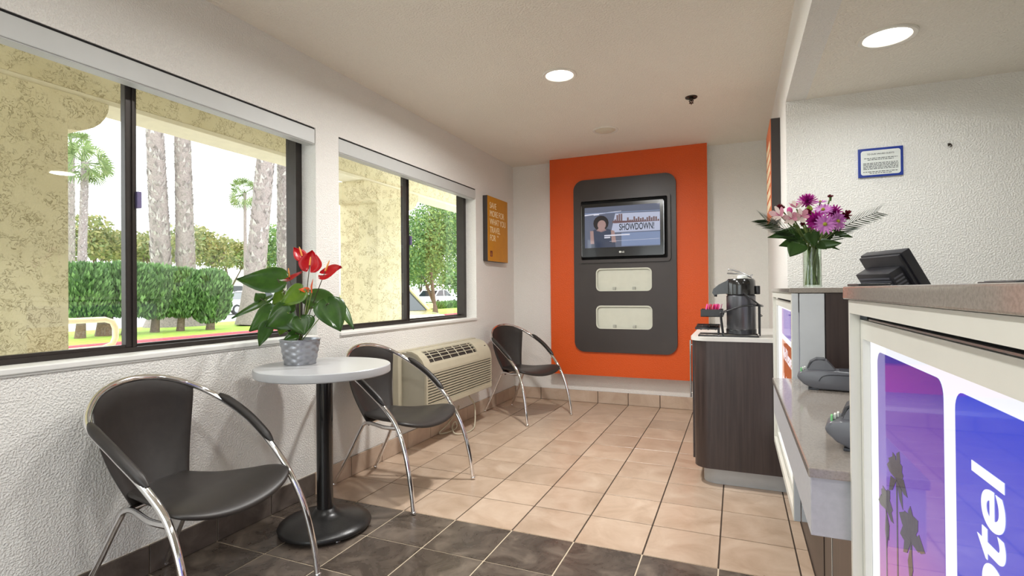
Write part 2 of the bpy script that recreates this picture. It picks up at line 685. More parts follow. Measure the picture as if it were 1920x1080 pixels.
def basis(o, ex, ey):
    """matrix taking local xy to a plane at o with axes ex, ey"""
    ex, ey = Vector(ex).normalized(), Vector(ey).normalized()
    m = Matrix((ex, ey, ex.cross(ey))).transposed().to_4x4()
    m.translation = Vector(o)
    return m


def FACE_Y(y): return basis((0, y, 0), (1, 0, 0), (0, 0, 1))        # faces -Y : local (x,z), depth towards -Y
def FACE_XP(x): return basis((x, 0, 0), (0, 1, 0), (0, 0, 1))       # faces +X : local (y,z)
def FACE_XN(x): return basis((x, 0, 0), (0, -1, 0), (0, 0, 1))      # faces -X : local (-y,z)


def spline(pts, n=8):
    pts = [Vector(p) for p in pts]
    out = []
    for i in range(len(pts) - 1):
        p0 = pts[max(0, i - 1)]; p1 = pts[i]; p2 = pts[i + 1]; p3 = pts[min(len(pts) - 1, i + 2)]
        for k in range(n):
            t = k / n
            out.append(.5 * ((2 * p1) + (-p0 + p2) * t + (2 * p0 - 5 * p1 + 4 * p2 - p3) * t * t + (-p0 + 3 * p1 - 3 * p2 + p3) * t ** 3))
    out.append(pts[-1])
    return out


# ------------------------------------------------------------------ room shell
T = .305
I0 = .303                      # first floor joint from the left wall
YB, H, XR = 2.937, 2.476, 2.475
YF = -3.70                     # front wall behind the camera
YA, XA, HA = 1.0, 4.6, 2.18    # alcove behind the counter: back wall, side wall, ceiling
W1 = (-1.79, .03); W2 = (.22, 2.045); WZ = (.895, 2.083)
BB = .118                      # skirting height

struct('floor', MB().box(-.0, XA, YF, YB, -.12, -.003), 'grout')
FLOOR = bpy.data.objects['floor']
tile_meshes = {}


def tile_mesh(w, d, mat):
    k = (round(w, 3), round(d, 3), mat)
    if k not in tile_meshes:
        g = .0032
        me = MB().rbox(-w / 2 + g, w / 2 - g, -d / 2 + g, d / 2 - g, -.0075, 0, .0012, 1).mesh('floor_tile')
        me.materials.append(MATS[mat])
        tile_meshes[k] = me
    return tile_meshes[k]


xs = [0] + [I0 + T * i for i in range(0, 8)] + [2.49]
js = list(range(-9, 10))
for a, b in zip(xs[:-1], xs[1:]):
    for j in js:
        y0, y1 = j * T, min((j + 1) * T, YB)
        if y1 - y0 < .02: continue
        link('floor_tile', tile_mesh(b - a, y1 - y0, 'tile_beige' if j >= 0 else 'tile_dark'), None, FLOOR, ((a + b) / 2, (y0 + y1) / 2, 0))

# left wall with its two window openings
wl = MB()
wl.box(-.2, 0, YF, YB + .12, -.12, WZ[0])
wl.box(-.2, 0, YF, YB + .12, WZ[1], H + .1)
wl.box(-.2, 0, YF, W1[0], WZ[0], WZ[1])
wl.box(-.2, 0, W1[1], W2[0], WZ[0], WZ[1])
wl.box(-.2, 0, W2[1], YB + .12, WZ[0], WZ[1])
struct('wall_left', wl, 'wall_white')
struct('wall_back', MB().box(0, XR + .12, YB, YB + .12, -.12, H + .1), 'wall_white')
struct('wall_right', MB().box(XR, XR + .12, YA, YB, -.12, H + .1), 'wall_white')
struct('wall_alcove', MB().box(XR + .12, XA, YA, YA + .12, -.12, HA + .1).box(XR + .115, XR + .125, YA, YA + .1, HA, H), 'wall_white')
struct('wall_side', MB().box(XA, XA + .12, YF, YA + .12, -.12, HA + .1), 'wall_white')
struct('ceiling', MB().box(0, XR, YF, YB, H, H + .1), 'ceiling_paint')
struct('ceiling_alcove', MB().box(XR + .1, XA, YF, YA, HA, HA + .1), 'ceiling_paint')
struct('trim_soffit', MB().box(XR, XR + .1, YF, YA, HA, H + .1), 'wall_white')
wf = MB()
GX0, GX1, GZ1 = .25, 2.25, 2.15
wf.box(0, GX0, YF - .12, YF, -.12, H + .1).box(GX1, XA + .12, YF - .12, YF, -.12, H + .1).box(GX0, GX1, YF - .12, YF, GZ1, H + .1).box(GX0, GX1, YF - .12, YF, -.12, .02)
struct('wall_front', wf, 'wall_white')

# skirting tiles
bl = struct('baseboard_left', MB().box(0, .004, YF, YB, 0, BB), 'grout')
for j in js:
    y0, y1 = j * T + .0028, min((j + 1) * T, YB) - .0028
    if y1 - y0 < .02: continue
    m = MB().rbox(.001, .011, y0, y1, .002, BB, .0015, 1)
    c = Vector((.005, (y0 + y1) / 2, .06))
    me = m.mesh('skirting_tile', c); me.materials.append(MATS['skirting_beige' if j >= 0 else 'skirting_dark'])
    link('skirting_tile', me, None, bl, c)
bb = struct('baseboard_back', MB().box(0, XR, YB - .004, YB, 0, BB), 'grout')
for a, b in zip(xs[:-2], xs[1:-1]):
    m = MB().rbox(a + .003 + (.012 if a == 0 else 0), b - .003, YB - .011, YB - .001, .002, BB, .0015, 1)
    c = Vector(((a + b) / 2, YB - .005, .06))
    me = m.mesh('skirting_tile', c); me.materials.append(MATS['skirting_beige'])
    link('skirting_tile', me, None, bb, c)


# windows: bronze sliding sashes, panes, sill
def make_window(name, y0, y1, mull):
    xf, z0, z1 = -.105, WZ[0], WZ[1]
    ro = struct(name, MB().box(xf - .075, xf, y0, y0 + .045, z0, z1).box(xf - .075, xf, y1 - .045, y1, z0, z1)
                .box(xf - .075, xf, y0 + .045, y1 - .045, z0, z0 + .022).box(xf - .075, xf, y0 + .045, y1 - .045, z1 - .04, z1), 'window_bronze')
    # inner (left) sash stile, outer (right) sash stile at the meeting rail
    part('meeting_stile', MB().rbox(xf - .034, xf - .002, mull - .036, mull + .004, z0 + .022, z1 - .04, .003).box(xf - .03, xf + .004, mull - .012, mull - .008, z0 + .022, z1 - .04), 'window_bronze', ro)
    part('meeting_stile', MB().rbox(xf - .07, xf - .036, mull - .012, mull + .03, z0 + .022, z1 - .04, .003), 'window_bronze', ro)
    part('sash_rail', MB().box(xf - .034, xf - .006, y0 + .045, mull - .036, z0 + .022, z0 + .034), 'window_bronze', ro)
    part('sash_rail', MB().box(xf - .07, xf - .04, mull + .03, y1 - .045, z0 + .022, z0 + .032), 'window_bronze', ro)
    part('pane', MB().box(xf - .021, xf - .017, y0 + .045, mull - .03, z0 + .03, z1 - .04), 'window_glass', ro)
    part('pane', MB().box(xf - .057, xf - .053, mull + .0, y1 - .045, z0 + .03, z1 - .04), 'window_glass', ro)
    part('latch', MB().rbox(xf - .02, xf + .012, mull + .004, mull + .022, 1.50, 1.57, .003), 'latch_grey', ro, label='small grey latch on the meeting stile')
    part('sill', MB().rbox(-.105, .012, y0, y1, z0 - .02, z0 + .002, .004).rbox(0, .006, y0, y1, z0 - .028, z0 - .02, .002), 'smooth_white', ro, label='white painted sill')
    return ro


make_window('window_1', W1[0], W1[1], -.895)
make_window('window_2', W2[0], W2[1], 1.12)
w3 = struct('window_3', MB().box(GX0, GX0 + .06, YF - .09, YF - .03, .02, GZ1).box(GX1 - .06, GX1, YF - .09, YF - .03, .02, GZ1).box(1.22, 1.28, YF - .09, YF - .03, .02, GZ1)
            .box(GX0 + .06, 1.22, YF - .09, YF - .03, GZ1 - .06, GZ1).box(1.28, GX1 - .06, YF - .09, YF - .03, GZ1 - .06, GZ1)
            .box(GX0 + .06, 1.22, YF - .09, YF - .03, .02, .14).box(1.28, GX1 - .06, YF - .09, YF - .03, .02, .14), 'window_bronze')
part('pane', MB().box(GX0 + .06, 1.22, YF - .063, YF - .058, .14, GZ1 - .06), 'window_glass', w3)
part('pane', MB().box(1.28, GX1 - .06, YF - .063, YF - .058, .14, GZ1 - .06), 'window_glass', w3)


def blind(y0, y1, label):
    t = thing('roller_blind', label, 'blind', (-.03, (y0 + y1) / 2, 1.99), 0, 'roller blind cassettes over the windows')
    part('cassette', MB().rbox(-.07, -.001, y0 + .003, y1 - .004, 1.991, 2.074, .004), 'cassette_white', t)
    part('bottom_bar', MB().rbox(-.062, -.004, y0 + .006, y1 - .008, 1.986, 1.9905, .002), 'cassette_white', t)
    part('gap_shade_strip', MB().box(-.07, -.006, y0 + .003, y1 - .004, 2.0745, 2.0828), 'black_gap', t, label='black strip as shade in the gap above the cassette')  # solid black filling, paints the shade between cassette and lintel


blind(W1[0], W1[1], 'long white blind cassette across the top of the window behind the potted anthurium')
blind(W2[0], W2[1], 'white blind cassette across the top of the window nearest the yellow sign')


# ------------------------------------------------------------------ ceiling fittings
def downlight(x, y, z, label, lit=True, r=.083, group='recessed downlights', power=None):
    t = thing('downlight', label, 'ceiling light', (x, y, z), 0, group)
    part('trim_ring', MB().lathe([(r, -.001), (r + .004, -.006), (r + .02, -.008), (r + .024, -.004), (r + .024, 0), (r, 0)], 40, caps=False), 'lamp_trim', t, 40, world=False)
    if lit:
        part('lens', MB().lathe([(r, -.0015), (r * .7, -.004), (.002, -.0055)], 40, caps=False), 'lamp_glow', t, 60, world=False)
        l = bpy.data.lights.new('downlight_lamp', 'AREA')
        l.shape = 'DISK'; l.size = 2 * r; l.energy = power or LAMP_W; l.color = (1, .988, .965) if z > 2.3 else (.96, 1, 1)
        l.spread = math.radians(170)
        lo = bpy.data.objects.new('downlight_lamp', l)
        COL.objects.link(lo); lo.parent = t; lo.location = (0, 0, -.012)
    else:
        part('lens', MB().lathe([(r, -.0015), (r * .8, -.012), (r * .4, -.018), (.002, -.019)], 40, caps=False), 'lamp_off', t, 60, world=False)
    return t


downlight(1.214, .818, H, 'lit round downlight in the main ceiling, in front of the orange panel', power=LAMP_FAR_W)
downlight(1.217, 2.049, H, 'unlit cream round fitting in the ceiling next to the orange panel', False)
downlight(2.798, .311, HA, 'lit round downlight in the lower ceiling over the counter', power=LAMP_ALCOVE_W)
for y, w_ in ((-.41, 'round table'), (-1.64, 'nearest hoop chair'), (-2.87, 'entrance')):
    downlight(1.215, y, H, 'lit round downlight in the main ceiling level with the ' + w_)
for y, w_ in ((-.92, 'low middle'), (-2.15, 'near end')):
    downlight(2.95, y, HA, 'lit round downlight over the %s of the counter' % w_, power=LAMP_ALCOVE_W * .45)

t = thing('sprinkler', 'small dark fire sprinkler hanging from the ceiling', 'sprinkler', (1.936, 1.551, H))
part('escutcheon', MB().lathe([(.012, -.002), (.036, -.003), (.04, -.006), (.041, 0), (.012, 0)], 28, caps=False), 'sprinkler_dark', t, 40, world=False)
part('body', MB().lathe([(.014, 0), (.014, -.016), (.009, -.02), (.007, -.03)], 16), 'sprinkler_dark', t, 40, world=False)
for s in (-1, 1):
    part('frame_arm', MB().tube([(s * .008, 0, -.018), (s * .014, 0, -.028), (s * .004, 0, -.04)], .003, 6), 'sprinkler_dark', t, 60, world=False)
part('deflector', MB().lathe([(.002, -.041), (.015, -.041), (.016, -.043), (.002, -.044)], 16).lathe([(.0025, -.044), (.0015, -.056)], 8), 'sprinkler_dark', t, 40, world=False)

# ------------------------------------------------------------------ orange feature panel, brown board, television
YO = 2.81
OX0, OX1, OZ0 = .462, 1.976, .295
t = thing('feature_panel', 'tall orange textured panel standing proud of the back wall', 'wall panel', (1.22, YB, OZ0))
part('board', MB().box(OX0, OX1, YO, YB - .001, OZ0, H - .001), 'orange_paint', t)
part('side_edge', MB().box(OX1, OX1 + .001, YO + .002, YB - .001, OZ0, H - .001), 'wall_white', t, label='white painted side edge')

PB = YO - .022
bd = thing('media_board', 'dark brown rounded board on the orange panel, with two cream niches', 'media board', (1.21, YO, .53))
n1 = rrect(.947, 1.471, 1.134, 1.345, .04); n2 = rrect(.945, 1.473, .767, .982, .04)
tvh = rrect(.80, 1.635, 1.43, 2.02, .02)
part('board', plate(rrect(.718, 1.703, .53, 2.232, .10, 10), [n1, n2, tvh], .022).xf(FACE_Y(YO)), 'brown_panel', bd)
part('board_edge', plate(rrect(.765, 1.655, 1.405, 2.045, .035), [rrect(.80, 1.628, 1.437, 2.016, .015)], .022).xf(FACE_Y(PB)), 'brown_panel', bd, label='raised brown surround of the television')
part('recess_back', MB().box(.80, 1.635, YO - .004, YO - .0005, 1.43, 2.02), 'black_gap', bd)
for (x0, x1, z0, z1) in ((.947, 1.471, 1.134, 1.345), (.945, 1.473, .767, .982)):
    nb = part('niche', MB().prism(rrect(x0, x1, z0, z1, .04), lambda a, b: (a, YO - .001, b), lambda a, b: (a, YO - .006, b)), 'niche_cream', bd, label='cream niche back')
    part('niche_rim', plate(rrect(x0 - .006, x1 + .006, z0 - .006, z1 + .006, .045), [rrect(x0 + .006, x1 - .006, z0 + .006, z1 - .006, .036)], .004).xf(FACE_Y(PB)), 'niche_cream', bd)
    for fx in (.33, .69):
        cx = x0 + (x1 - x0) * fx
        part('clip', MB().rbox(cx - .014, cx + .014, YO - .03, YO - .006, z0 + .006, z0 + .034, .003), 'clear_tab', bd)

# television, turned a little towards the room
tv = thing('television', 'black flat television showing a talk show in the brown board', 'television', (1.21, YO - .035, 1.45))
s0, s1, s2, s3 = (ony(1096, 390.5, 2.745), ony(1237.3, 380.2, 2.745), ony(1237.8, 460.5, 2.745), ony(1096.6, 465, 2.745))
SX0, SX1, SZ0, SZ1 = (s0.x + s3.x) / 2, (s1.x + s2.x) / 2, (s2.z + s3.z) / 2, (s0.z + s1.z) / 2
part('housing', MB().rbox(SX0 - .028, SX1 + .03, 2.752, YO - .006, SZ0 - .085, SZ1 + .03, .01), 'plastic_black', tv, 40)
part('bezel', plate(rrect(SX0 - .03, SX1 + .032, SZ0 - .088, SZ1 + .033, .012), [rrect(SX0, SX1, SZ0, SZ1, .002, 2)], .008).xf(FACE_Y(2.752)), 'black_enamel', tv)
scr = part('screen', MB().box(SX0 - .002, SX1 + .002, 2.7475, 2.7515, SZ0 - .002, SZ1 + .002), 'tv_picture', tv, label='lit screen with a talk show')
part('chrome_strip', MB().box(SX0 - .033, SX0 - .0305, 2.748, 2.754, SZ0 - .08, SZ1 + .02), 'satin_steel', tv)
part('chrome_strip', MB().box(SX1 + .0325, SX1 + .035, 2.748, 2.754, SZ0 - .08, SZ1 + .02), 'satin_steel', tv)
sw, sh = SX1 - SX0, SZ1 - SZ0


def scr_poly(name, pts, mat, lay=1):
    y1 = 2.7475 - .0004 * lay
    part(name, MB().prism([(SX0 + a * sw, SZ0 + b * sh) for a, b in pts], lambda a, b: (a, 2.7474, b), lambda a, b: (a, y1, b)), mat, scr)


def ell(cx, cy, rx, ry, n=16): return [(cx + rx * math.cos(2 * PI * k / n), cy + ry * math.sin(2 * PI * k / n)) for k in range(n)]


scr_poly('picture_band', [(0, .845), (1, .825), (1, .84), (0, .865)], 'tv_band')
scr_poly('picture_band', [(0, .80), (.5, .865), (.5, .875), (0, .83)], 'tv_light')
scr_poly('picture_glow', [(.36, .36), (1, .36), (1, .80), (.42, .82)], 'tv_glow')
ct = []
rnd = random.Random(3)
for k in range(22):
    x = .38 + .028 * k
    h = .62 + .1 * rnd.random() + (.12 if 1 < k < 5 else 0)
    ct += [(x, h), (x + .022, h), (x + .022, .58), (x + .028, .58)]
scr_poly('picture_skyline', [(.38, .585)] + ct + [(.99, .585)], 'tv_city', 2)
scr_poly('picture_panel', [(.5, .02), (1, .02), (1, .34), (.5, .34)], 'tv_band')
scr_poly('picture_hair', ell(.225, .60, .105, .19), 'tv_hair', 2)
scr_poly('picture_dress', [(.09, .0), (.42, .0), (.40, .40), (.31, .46), (.22, .40), (.14, .46), (.09, .40)], 'tv_dress', 3)
scr_poly('picture_face', ell(.235, .56, .058, .115), 'tv_skin', 4)
scr_poly('picture_neck', [(.19, .48), (.27, .48), (.30, .42), (.23, .38), (.16, .42)], 'tv_skin', 3)
scr_poly('picture_arm', [(.075, .42), (.12, .42), (.13, .1), (.08, .1)], 'tv_skin', 4)
scr_poly('picture_arm', [(.36, .42), (.405, .40), (.43, .12), (.37, .12)], 'tv_skin', 4)
part('picture_title', text('SHOWDOWN!', .088, .0006, sx=.56, bold=.0012).xf(FACE_Y(2.7460) @ Matrix.Translation((SX0 + .47 * sw, SZ0 + .405 * sh, 0))), 'tv_dark', scr)
for q, (w, b) in enumerate(((.34, .275), (.08, .225))):
    scr_poly('picture_caption', [(.27, b), (.27 + w, b + .004), (.27 + w, b + .034), (.27, b + .03)], 'tv_light', 5)
scr_poly('picture_caption', [(.125, .80), (.2, .806), (.2, .84), (.125, .834)], 'tv_light', 2)
scr_poly('picture_line', [(.34, .145), (.99, .165), (.99, .17), (.34, .15)], 'tv_light', 5)
lg = (SX0 + .48 * sw, SZ0 - .048)
part('maker_mark', MB().prism([(lg[0] + a, lg[1] + b) for a, b in ell(0, 0, .010, .010)], lambda a, b: (a, 2.7435, b), lambda a, b: (a, 2.743, b))
     .join(text('LG', .022, .0005, bold=.0004).xf(FACE_Y(2.7432) @ Matrix.Translation((lg[0] + .014, lg[1] - .008, 0)))), 'paper_white', tv)


# ------------------------------------------------------------------ wall signs
sg = thing('wall_sign', 'yellow box sign with white lettering on the window wall', 'sign', (0, 2.44, 1.42), 0)
SY0, SY1, SGZ0, SGZ1 = 2.19, 2.66, 1.425, 2.05
part('body', MB().rbox(.0005, .049, SY0, SY1, SGZ0, SGZ1, .002), 'sign_side', sg)
part('face', MB().box(.049, .052, SY0 + .002, SY1 - .002, SGZ0 + .002, SGZ1 - .002), 'sign_yellow', sg, label='yellow face')
MS = FACE_XP(.0521)
for k, s in enumerate(('SAVE', 'MORE FOR', 'WHAT YOU', 'TRAVEL', 'FOR')):
    z = SGZ1 - .115 - k * .078
    part('lettering', text(s, .083, .001, sx=.86, spacing=.95).xf(MS @ Matrix.Translation((SY0 + .045, z, 0))), 'ink_white', sg)
part('lettering', text('TM', .024, .001).xf(MS @ Matrix.Translation((SY0 + .208, SGZ1 - .115 - 4 * .078 + .042, 0))), 'ink_white', sg)
part('logo', MB().box(.0521, .0528, SY0 + .05, SY0 + .10, SGZ0 + .045, SGZ0 + .10).box(.0521, .0528, SY0 + .05, SY0 + .10, SGZ0 + .095, SGZ0 + .10), 'sign_maroon', sg, label='small maroon square logo')
part('logo_mark', text('6', .05, .0006, sx=.9).xf(FACE_XP(.0529) @ Matrix.Translation((SY0 + .062, SGZ0 + .054, 0))), 'sign_yellow', sg)

sg = thing('wall_sign', 'tall dark-edged orange box sign seen edge-on beside the flowers', 'sign', (XR, 1.65, 1.50))
RY0, RY1, RZ0, RZ1 = 1.40, 1.88, 1.585, 2.215
part('body', MB().rbox(XR - .053, XR - .0005, RY0, RY1, RZ0, RZ1, .002), 'sign_side', sg)
part('face', MB().box(XR - .056, XR - .053, RY0 + .002, RY1 - .002, RZ0 + .002, RZ1 - .002), 'sign_orange', sg, label='orange face')
rnd = random.Random(5)
for k in range(6):
    y = RY1 - .05
    while y > RY0 + .06:
        w = rnd.uniform(.05, .12)
        part('lettering', MB().box(XR - .0568, XR - .056, max(y - w, RY0 + .04), y, RZ1 - .17 - k * .075, RZ1 - .12 - k * .075), 'ink_white', sg)
        y -= w + .025

nt = thing('wall_notice', 'small blue-framed notice headed to our valued guests on the alcove wall', 'notice', (2.913, YA, 1.72))
NX0, NX1, NZ0, NZ1 = 2.814, 3.012, 1.722, 1.874
part('frame', MB().rbox(NX0, NX1, YA - .012, YA - .0005, NZ0, NZ1, .002), 'notice_blue', nt)
part('border', MB().prism(rrect(NX0 + .012, NX1 - .012, NZ0 + .011, NZ1 - .013, .012), lambda a, b: (a, YA - .012, b), lambda a, b: (a, YA - .0126, b)), 'paper_white', nt)
part('face', MB().prism(rrect(NX0 + .0145, NX1 - .0145, NZ0 + .0135, NZ1 - .0155, .01), lambda a, b: (a, YA - .0126, b), lambda a, b: (a, YA - .0131, b)), 'notice_face', nt)
MN = FACE_Y(YA - .0133)
part('heading', text('TO OUR VALUED GUESTS', .0112, .0004, 'CENTER', sx=.92, bold=.0001).xf(MN @ Matrix.Translation(((NX0 + NX1) / 2, NZ1 - .036, 0))), 'ink_black', nt)
rnd = random.Random(9)
for k, (ind, zz) in enumerate(((.004, .052), (.02, .060), (0, .078), (0, .0855), (0, .093), (0, .1005), (0, .108), (0, .123), (.028, .131))):
    x = NX0 + .022 + ind
    mb = MB()
    while x < NX1 - .024 - ind:
        w = min(rnd.uniform(.005, .017), NX1 - .022 - ind - x)
        mb.box(x, x + w, YA - .0135, YA - .0131, NZ1 - zz - .0032, NZ1 - zz)
        x += w + .003
    part('text_line', mb, 'ink_black', nt)

t = thing('wall_hook', 'tiny dark screw hook on the bare alcove wall', 'hook', (3.206, YA, 1.85))
hz = 1.85
part('hook', MB().tube([(3.206 + .007 * math.cos(a), YA - .012, hz + .007 * math.sin(a)) for a in [PI * k / 6 for k in range(-3, 8)]], .0022, 6)
     .tube([(3.206, YA - .0005, hz + .008), (3.206, YA - .012, hz + .008)], .002, 6), 'sprinkler_dark', t, 60)
part('screw_plate', MB().box(3.2, 3.212, YA - .002, YA - .0005, hz + .002, hz + .014), 'sprinkler_dark', t)


# ------------------------------------------------------------------ hoop chairs
def chair_path():
    half = [(.337, .283, .012), (.318, .281, .14), (.276, .272, .30), (.212, .262, .43), (.126, .266, .525), (0, .272, .622), (-.136, .256, .703), (-.215, .19, .765), (-.258, .10, .803), (-.272, 0, .815)]
    full = half + [(x, -y, z) for x, y, z in reversed(half[:-1])]
    return spline(full, 8)


HOOP = chair_path()


def hoop_at_y(y):
    """point on the back of the hoop at lateral position y"""
    best = min((p for p in HOOP if p.x < -.05), key=lambda p: abs(p.y - y))
    return best


def make_chair(label):
    c = thing('hoop_chair', label, 'chair', (0, 0, 0), 0, 'hoop armchairs along the window wall')
    part('hoop_frame', MB().tube(HOOP, .0125, 12), 'chrome', c, 60, world=False, label='chrome hoop forming arms and front legs')
    for s in (1, -1):
        lg = spline([(-.337, s * .176, .012), (-.24, s * .162, .18), (-.15, s * .15, .345), (-.118, s * .15, .384), (-.06, s * .165, .397), (.09, s * .225, .405), (.206, s * .257, .418)], 8)
        part('rear_leg', MB().tube(lg, .0105, 10), 'chrome', c, 60, world=False)
        for (fx, fy) in ((.338, s * .283), (-.338, s * .176)):
            part('foot', MB().ball((fx, fy, .0125), (.0145, .0145, .0125), 12, 8), 'chrome', c, 60, world=False)
        # arm pad: follows the hoop, a little above and outside it
        idx = [i for i, p in enumerate(HOOP) if p.y * s > .2 and p.z > .517 and p.x < .135 and p.x > -.14]
        pp = [HOOP[i] for i in idx]
        off = []
        for i, p in enumerate(pp):
            a, b = pp[max(0, i - 1)], pp[min(len(pp) - 1, i + 1)]
            tn = (b - a).normalized()
            nn = Vector((0, 0, 1)) - tn * tn.z
            off.append(p + nn.normalized() * .011)
        rr = [.017 * (.45 + .55 * math.sin(min(1, min(i, len(off) - 1 - i) / 2.5) * PI / 2)) for i in range(len(off))]
        part('arm_pad', MB().tube(off, rr, 12, flat=1.0), 'black_vinyl', c, 60, world=False)
    part('cross_tube', MB().tube([(-.118, -.15, .384), (-.118, .15, .384)], .0095, 10), 'chrome', c, 60, world=False)

    # backrest shell
    def back(u, v, th):
        tt = (u - .5) * 2
        yb = .108 * tt
        top = hoop_pt(.197 * tt)
        bot = Vector((-.128 - .03 * (1 - tt * tt), yb, .362))
        e = v
        wid = 1 + .10 * math.sin(PI * v) * abs(tt)
        p = bot.lerp(top, e)
        p.y *= wid
        p.x -= .035 * math.sin(PI * v) * (1 - .3 * tt * tt)
        edge = min(1, min(1 - abs(tt), 1.0) * 7 + .25) * min(1, min(v, 1 - v) * 9 + .3)
        n = Vector((.92, 0, .3)).normalized()
        return p + n * (th * edge)

    def hoop_pt(y):
        b = [p for p in HOOP if p.x < -.1]
        b.sort(key=lambda p: p.y)
        for i in range(len(b) - 1):
            if b[i].y <= y <= b[i + 1].y:
                f = (y - b[i].y) / max(1e-6, b[i + 1].y - b[i].y)
                p = b[i].lerp(b[i + 1], f)
                return Vector((p.x + .004, p.y, p.z - .012))
        p = b[0] if y < 0 else b[-1]
        return p.copy()

    mb = MB().grid(lambda u, v: back(u, v, .016), 20, 14)
    m2 = MB().grid(lambda u, v: back(u, v, -.010), 20, 14)
    mb.join(m2)
    n0 = 21 * 15
    loop = [(i, 0) for i in range(20)] + [(20, j) for j in range(14)] + [(i, 14) for i in range(20, 0, -1)] + [(0, j) for j in range(14, 0, -1)]
    li = [i * 15 + j for i, j in loop]
    mb.f += [(li[k], li[(k + 1) % len(li)], n0 + li[(k + 1) % len(li)], n0 + li[k]) for k in range(len(li))]
    part('backrest', mb, 'black_vinyl', c, 50, world=False)

    # seat pad: narrow at the back, broad curved front with a waterfall edge
    prof = [(-.175, .09), (-.17, .115), (-.1, .132), (0, .160), (.1, .198), (.16, .232), (.20, .246), (.23, .243), (.255, .222), (.275, .182), (.288, .13), (.295, .07), (.297, .01)]

    side = spline([(x, w_, 0) for x, w_ in prof], 4)
    ring = [Vector((p_.x, max(0, p_.y), 0)) for p_ in side] + [Vector((p_.x, -max(0, p_.y), 0)) for p_ in reversed(side)]
    cc = Vector((.09, 0, 0))
    NS = 14

    def sz(x, y):
        tt = min(1, abs(y) / .24)
        z = .428 + .022 * tt * tt * min(1, max(.1, (x + .15) / .2)) - .012 * (1 - tt * tt) * math.exp(-((x - .02) / .12) ** 2)
        if x > .12: z -= 1.0 * (x - .12) ** 2 * (1 - .35 * tt * tt)
        return z
    a = MB()
    nr = len(ring)
    vs, fs = [], []
    for top in (1, 0):
        for i in range(NS + 1):
            q = math.sin(PI / 2 * i / NS)
            for p_ in ring:
                g = cc + (p_ - cc) * max(q, .001)
                e = math.sqrt(max(0, 1 - q ** 8))
                vs.append(Vector((g.x, g.y, sz(g.x, g.y) + (.016 * e if top else -.004 - .015 * e))))
    for t_ in (0, 1):
        o_ = t_ * (NS + 1) * nr
        for i in range(NS):
            for k in range(nr):
                fs.append((o_ + i * nr + k, o_ + i * nr + (k + 1) % nr, o_ + (i + 1) * nr + (k + 1) % nr, o_ + (i + 1) * nr + k))
    b0, b1 = NS * nr, (NS + 1) * nr + NS * nr
    for k in range(nr): fs.append((b0 + k, b0 + (k + 1) % nr, b1 + (k + 1) % nr, b1 + k))
    a.add(vs, fs)
    part('seat', a, 'black_vinyl', c, 60, world=False)
    return c


ch = make_chair('black chrome-framed hoop armchair nearest the camera, in front of the table')
CH_POSE = [(.354, -.987, .099), (.374, .282, -.085), (.393, 2.203, -.414)]
CH_LAB = [None, 'black chrome-framed hoop armchair between the round table and the wall air conditioner', 'black chrome-framed hoop armchair in the far corner beside the orange panel']
for k, (x, y, a) in enumerate(CH_POSE):
    o = ch if k == 0 else copy_tree(ch)
    o.location = (x, y, 0)
    o.rotation_euler = (0, 0, a)
    if k: o['label'] = CH_LAB[k]

# ------------------------------------------------------------------ round table
TX, TY, TZ = .368, -.311, .787
t = thing('pedestal_table', 'round white pedestal table with black post and round base', 'table', (TX, TY, 0))
part('table_top', MB().lathe([(.002, TZ - .04), (.309, TZ - .04), (.3125, TZ - .037), (.3135, TZ - .02), (.3125, TZ - .003), (.309, TZ), (.002, TZ)], 72, caps=False), 'table_white', t, 30, world=False)
part('edge_band', MB().lathe([(.3137, TZ - .036), (.3141, TZ - .034), (.3141, TZ - .006), (.3137, TZ - .004)], 72, caps=False), 'table_white', t, 30, world=False)
part('mount_plate', MB().rbox(-.11, .11, -.11, .11, TZ - .052, TZ - .0405, .004), 'black_cast', t, world=False)
part('post', MB().lathe([(.038, .06), (.038, TZ - .05)], 36), 'black_enamel', t, 60, world=False)
part('base', MB().lathe([(.205, .012), (.213, .014), (.216, .024), (.21, .034), (.17, .046), (.10, .062), (.07, .072), (.056, .084), (.048, .096), (.042, .099), (.038, .099)], 56), 'black_cast', t, 50, world=False)
for k in range(4):
    a = PI / 4 + k * PI / 2 + .25
    part('glide', MB().lathe([(.012, 0), (.014, .003), (.012, .008), (.005, .0125)], 14, (.185 * math.cos(a), .185 * math.sin(a), 0)), 'satin_steel', t, 60, world=False)


# ------------------------------------------------------------------ potted anthurium
def heart(base, tip, width, nrm, curl=.15, fold=.18, nu=12, nv=8, lobes=.22):
    """heart-shaped leaf: base = where the stalk joins, tip = point"""
    base, tip = Vector(base), Vector(tip)
    ax = tip - base
    L = ax.length
    ax.normalize()
    nn = Vector(nrm); nn = (nn - ax * nn.dot(ax)).normalized()
    sd = ax.cross(nn)
    pr = [(-lobes, .10), (-lobes * .9, .30), (-lobes * .4, .43), (.0, .485), (.12, .50), (.3, .47), (.5, .38), (.7, .25), (.86, .12), (.95, .045), (1, .004)]

    def fn(u, v):
        k = u * (len(pr) - 1); i = min(int(k), len(pr) - 2); f = k - i
        s = pr[i][0] + (pr[i + 1][0] - pr[i][0]) * f
        w = (pr[i][1] + (pr[i + 1][1] - pr[i][1]) * f) * width
        tt = (v - .5) * 2
        # the lobes leave a notch over the stalk
        ss = s if s > 0 else s * min(1, abs(tt) * 1.6)
        z = -curl * L * max(0, ss) ** 2 - fold * width * (1 - abs(tt)) * .8 + .02 * width * math.cos(abs(tt) * 9)
        z -= .12 * width * max(0, abs(tt) - .7) * 2
        return base + ax * (ss * L) + sd * (tt * w) + nn * z
    return MB().grid(fn, nu, nv)


PD = 2.585                       # survey distance of the pot


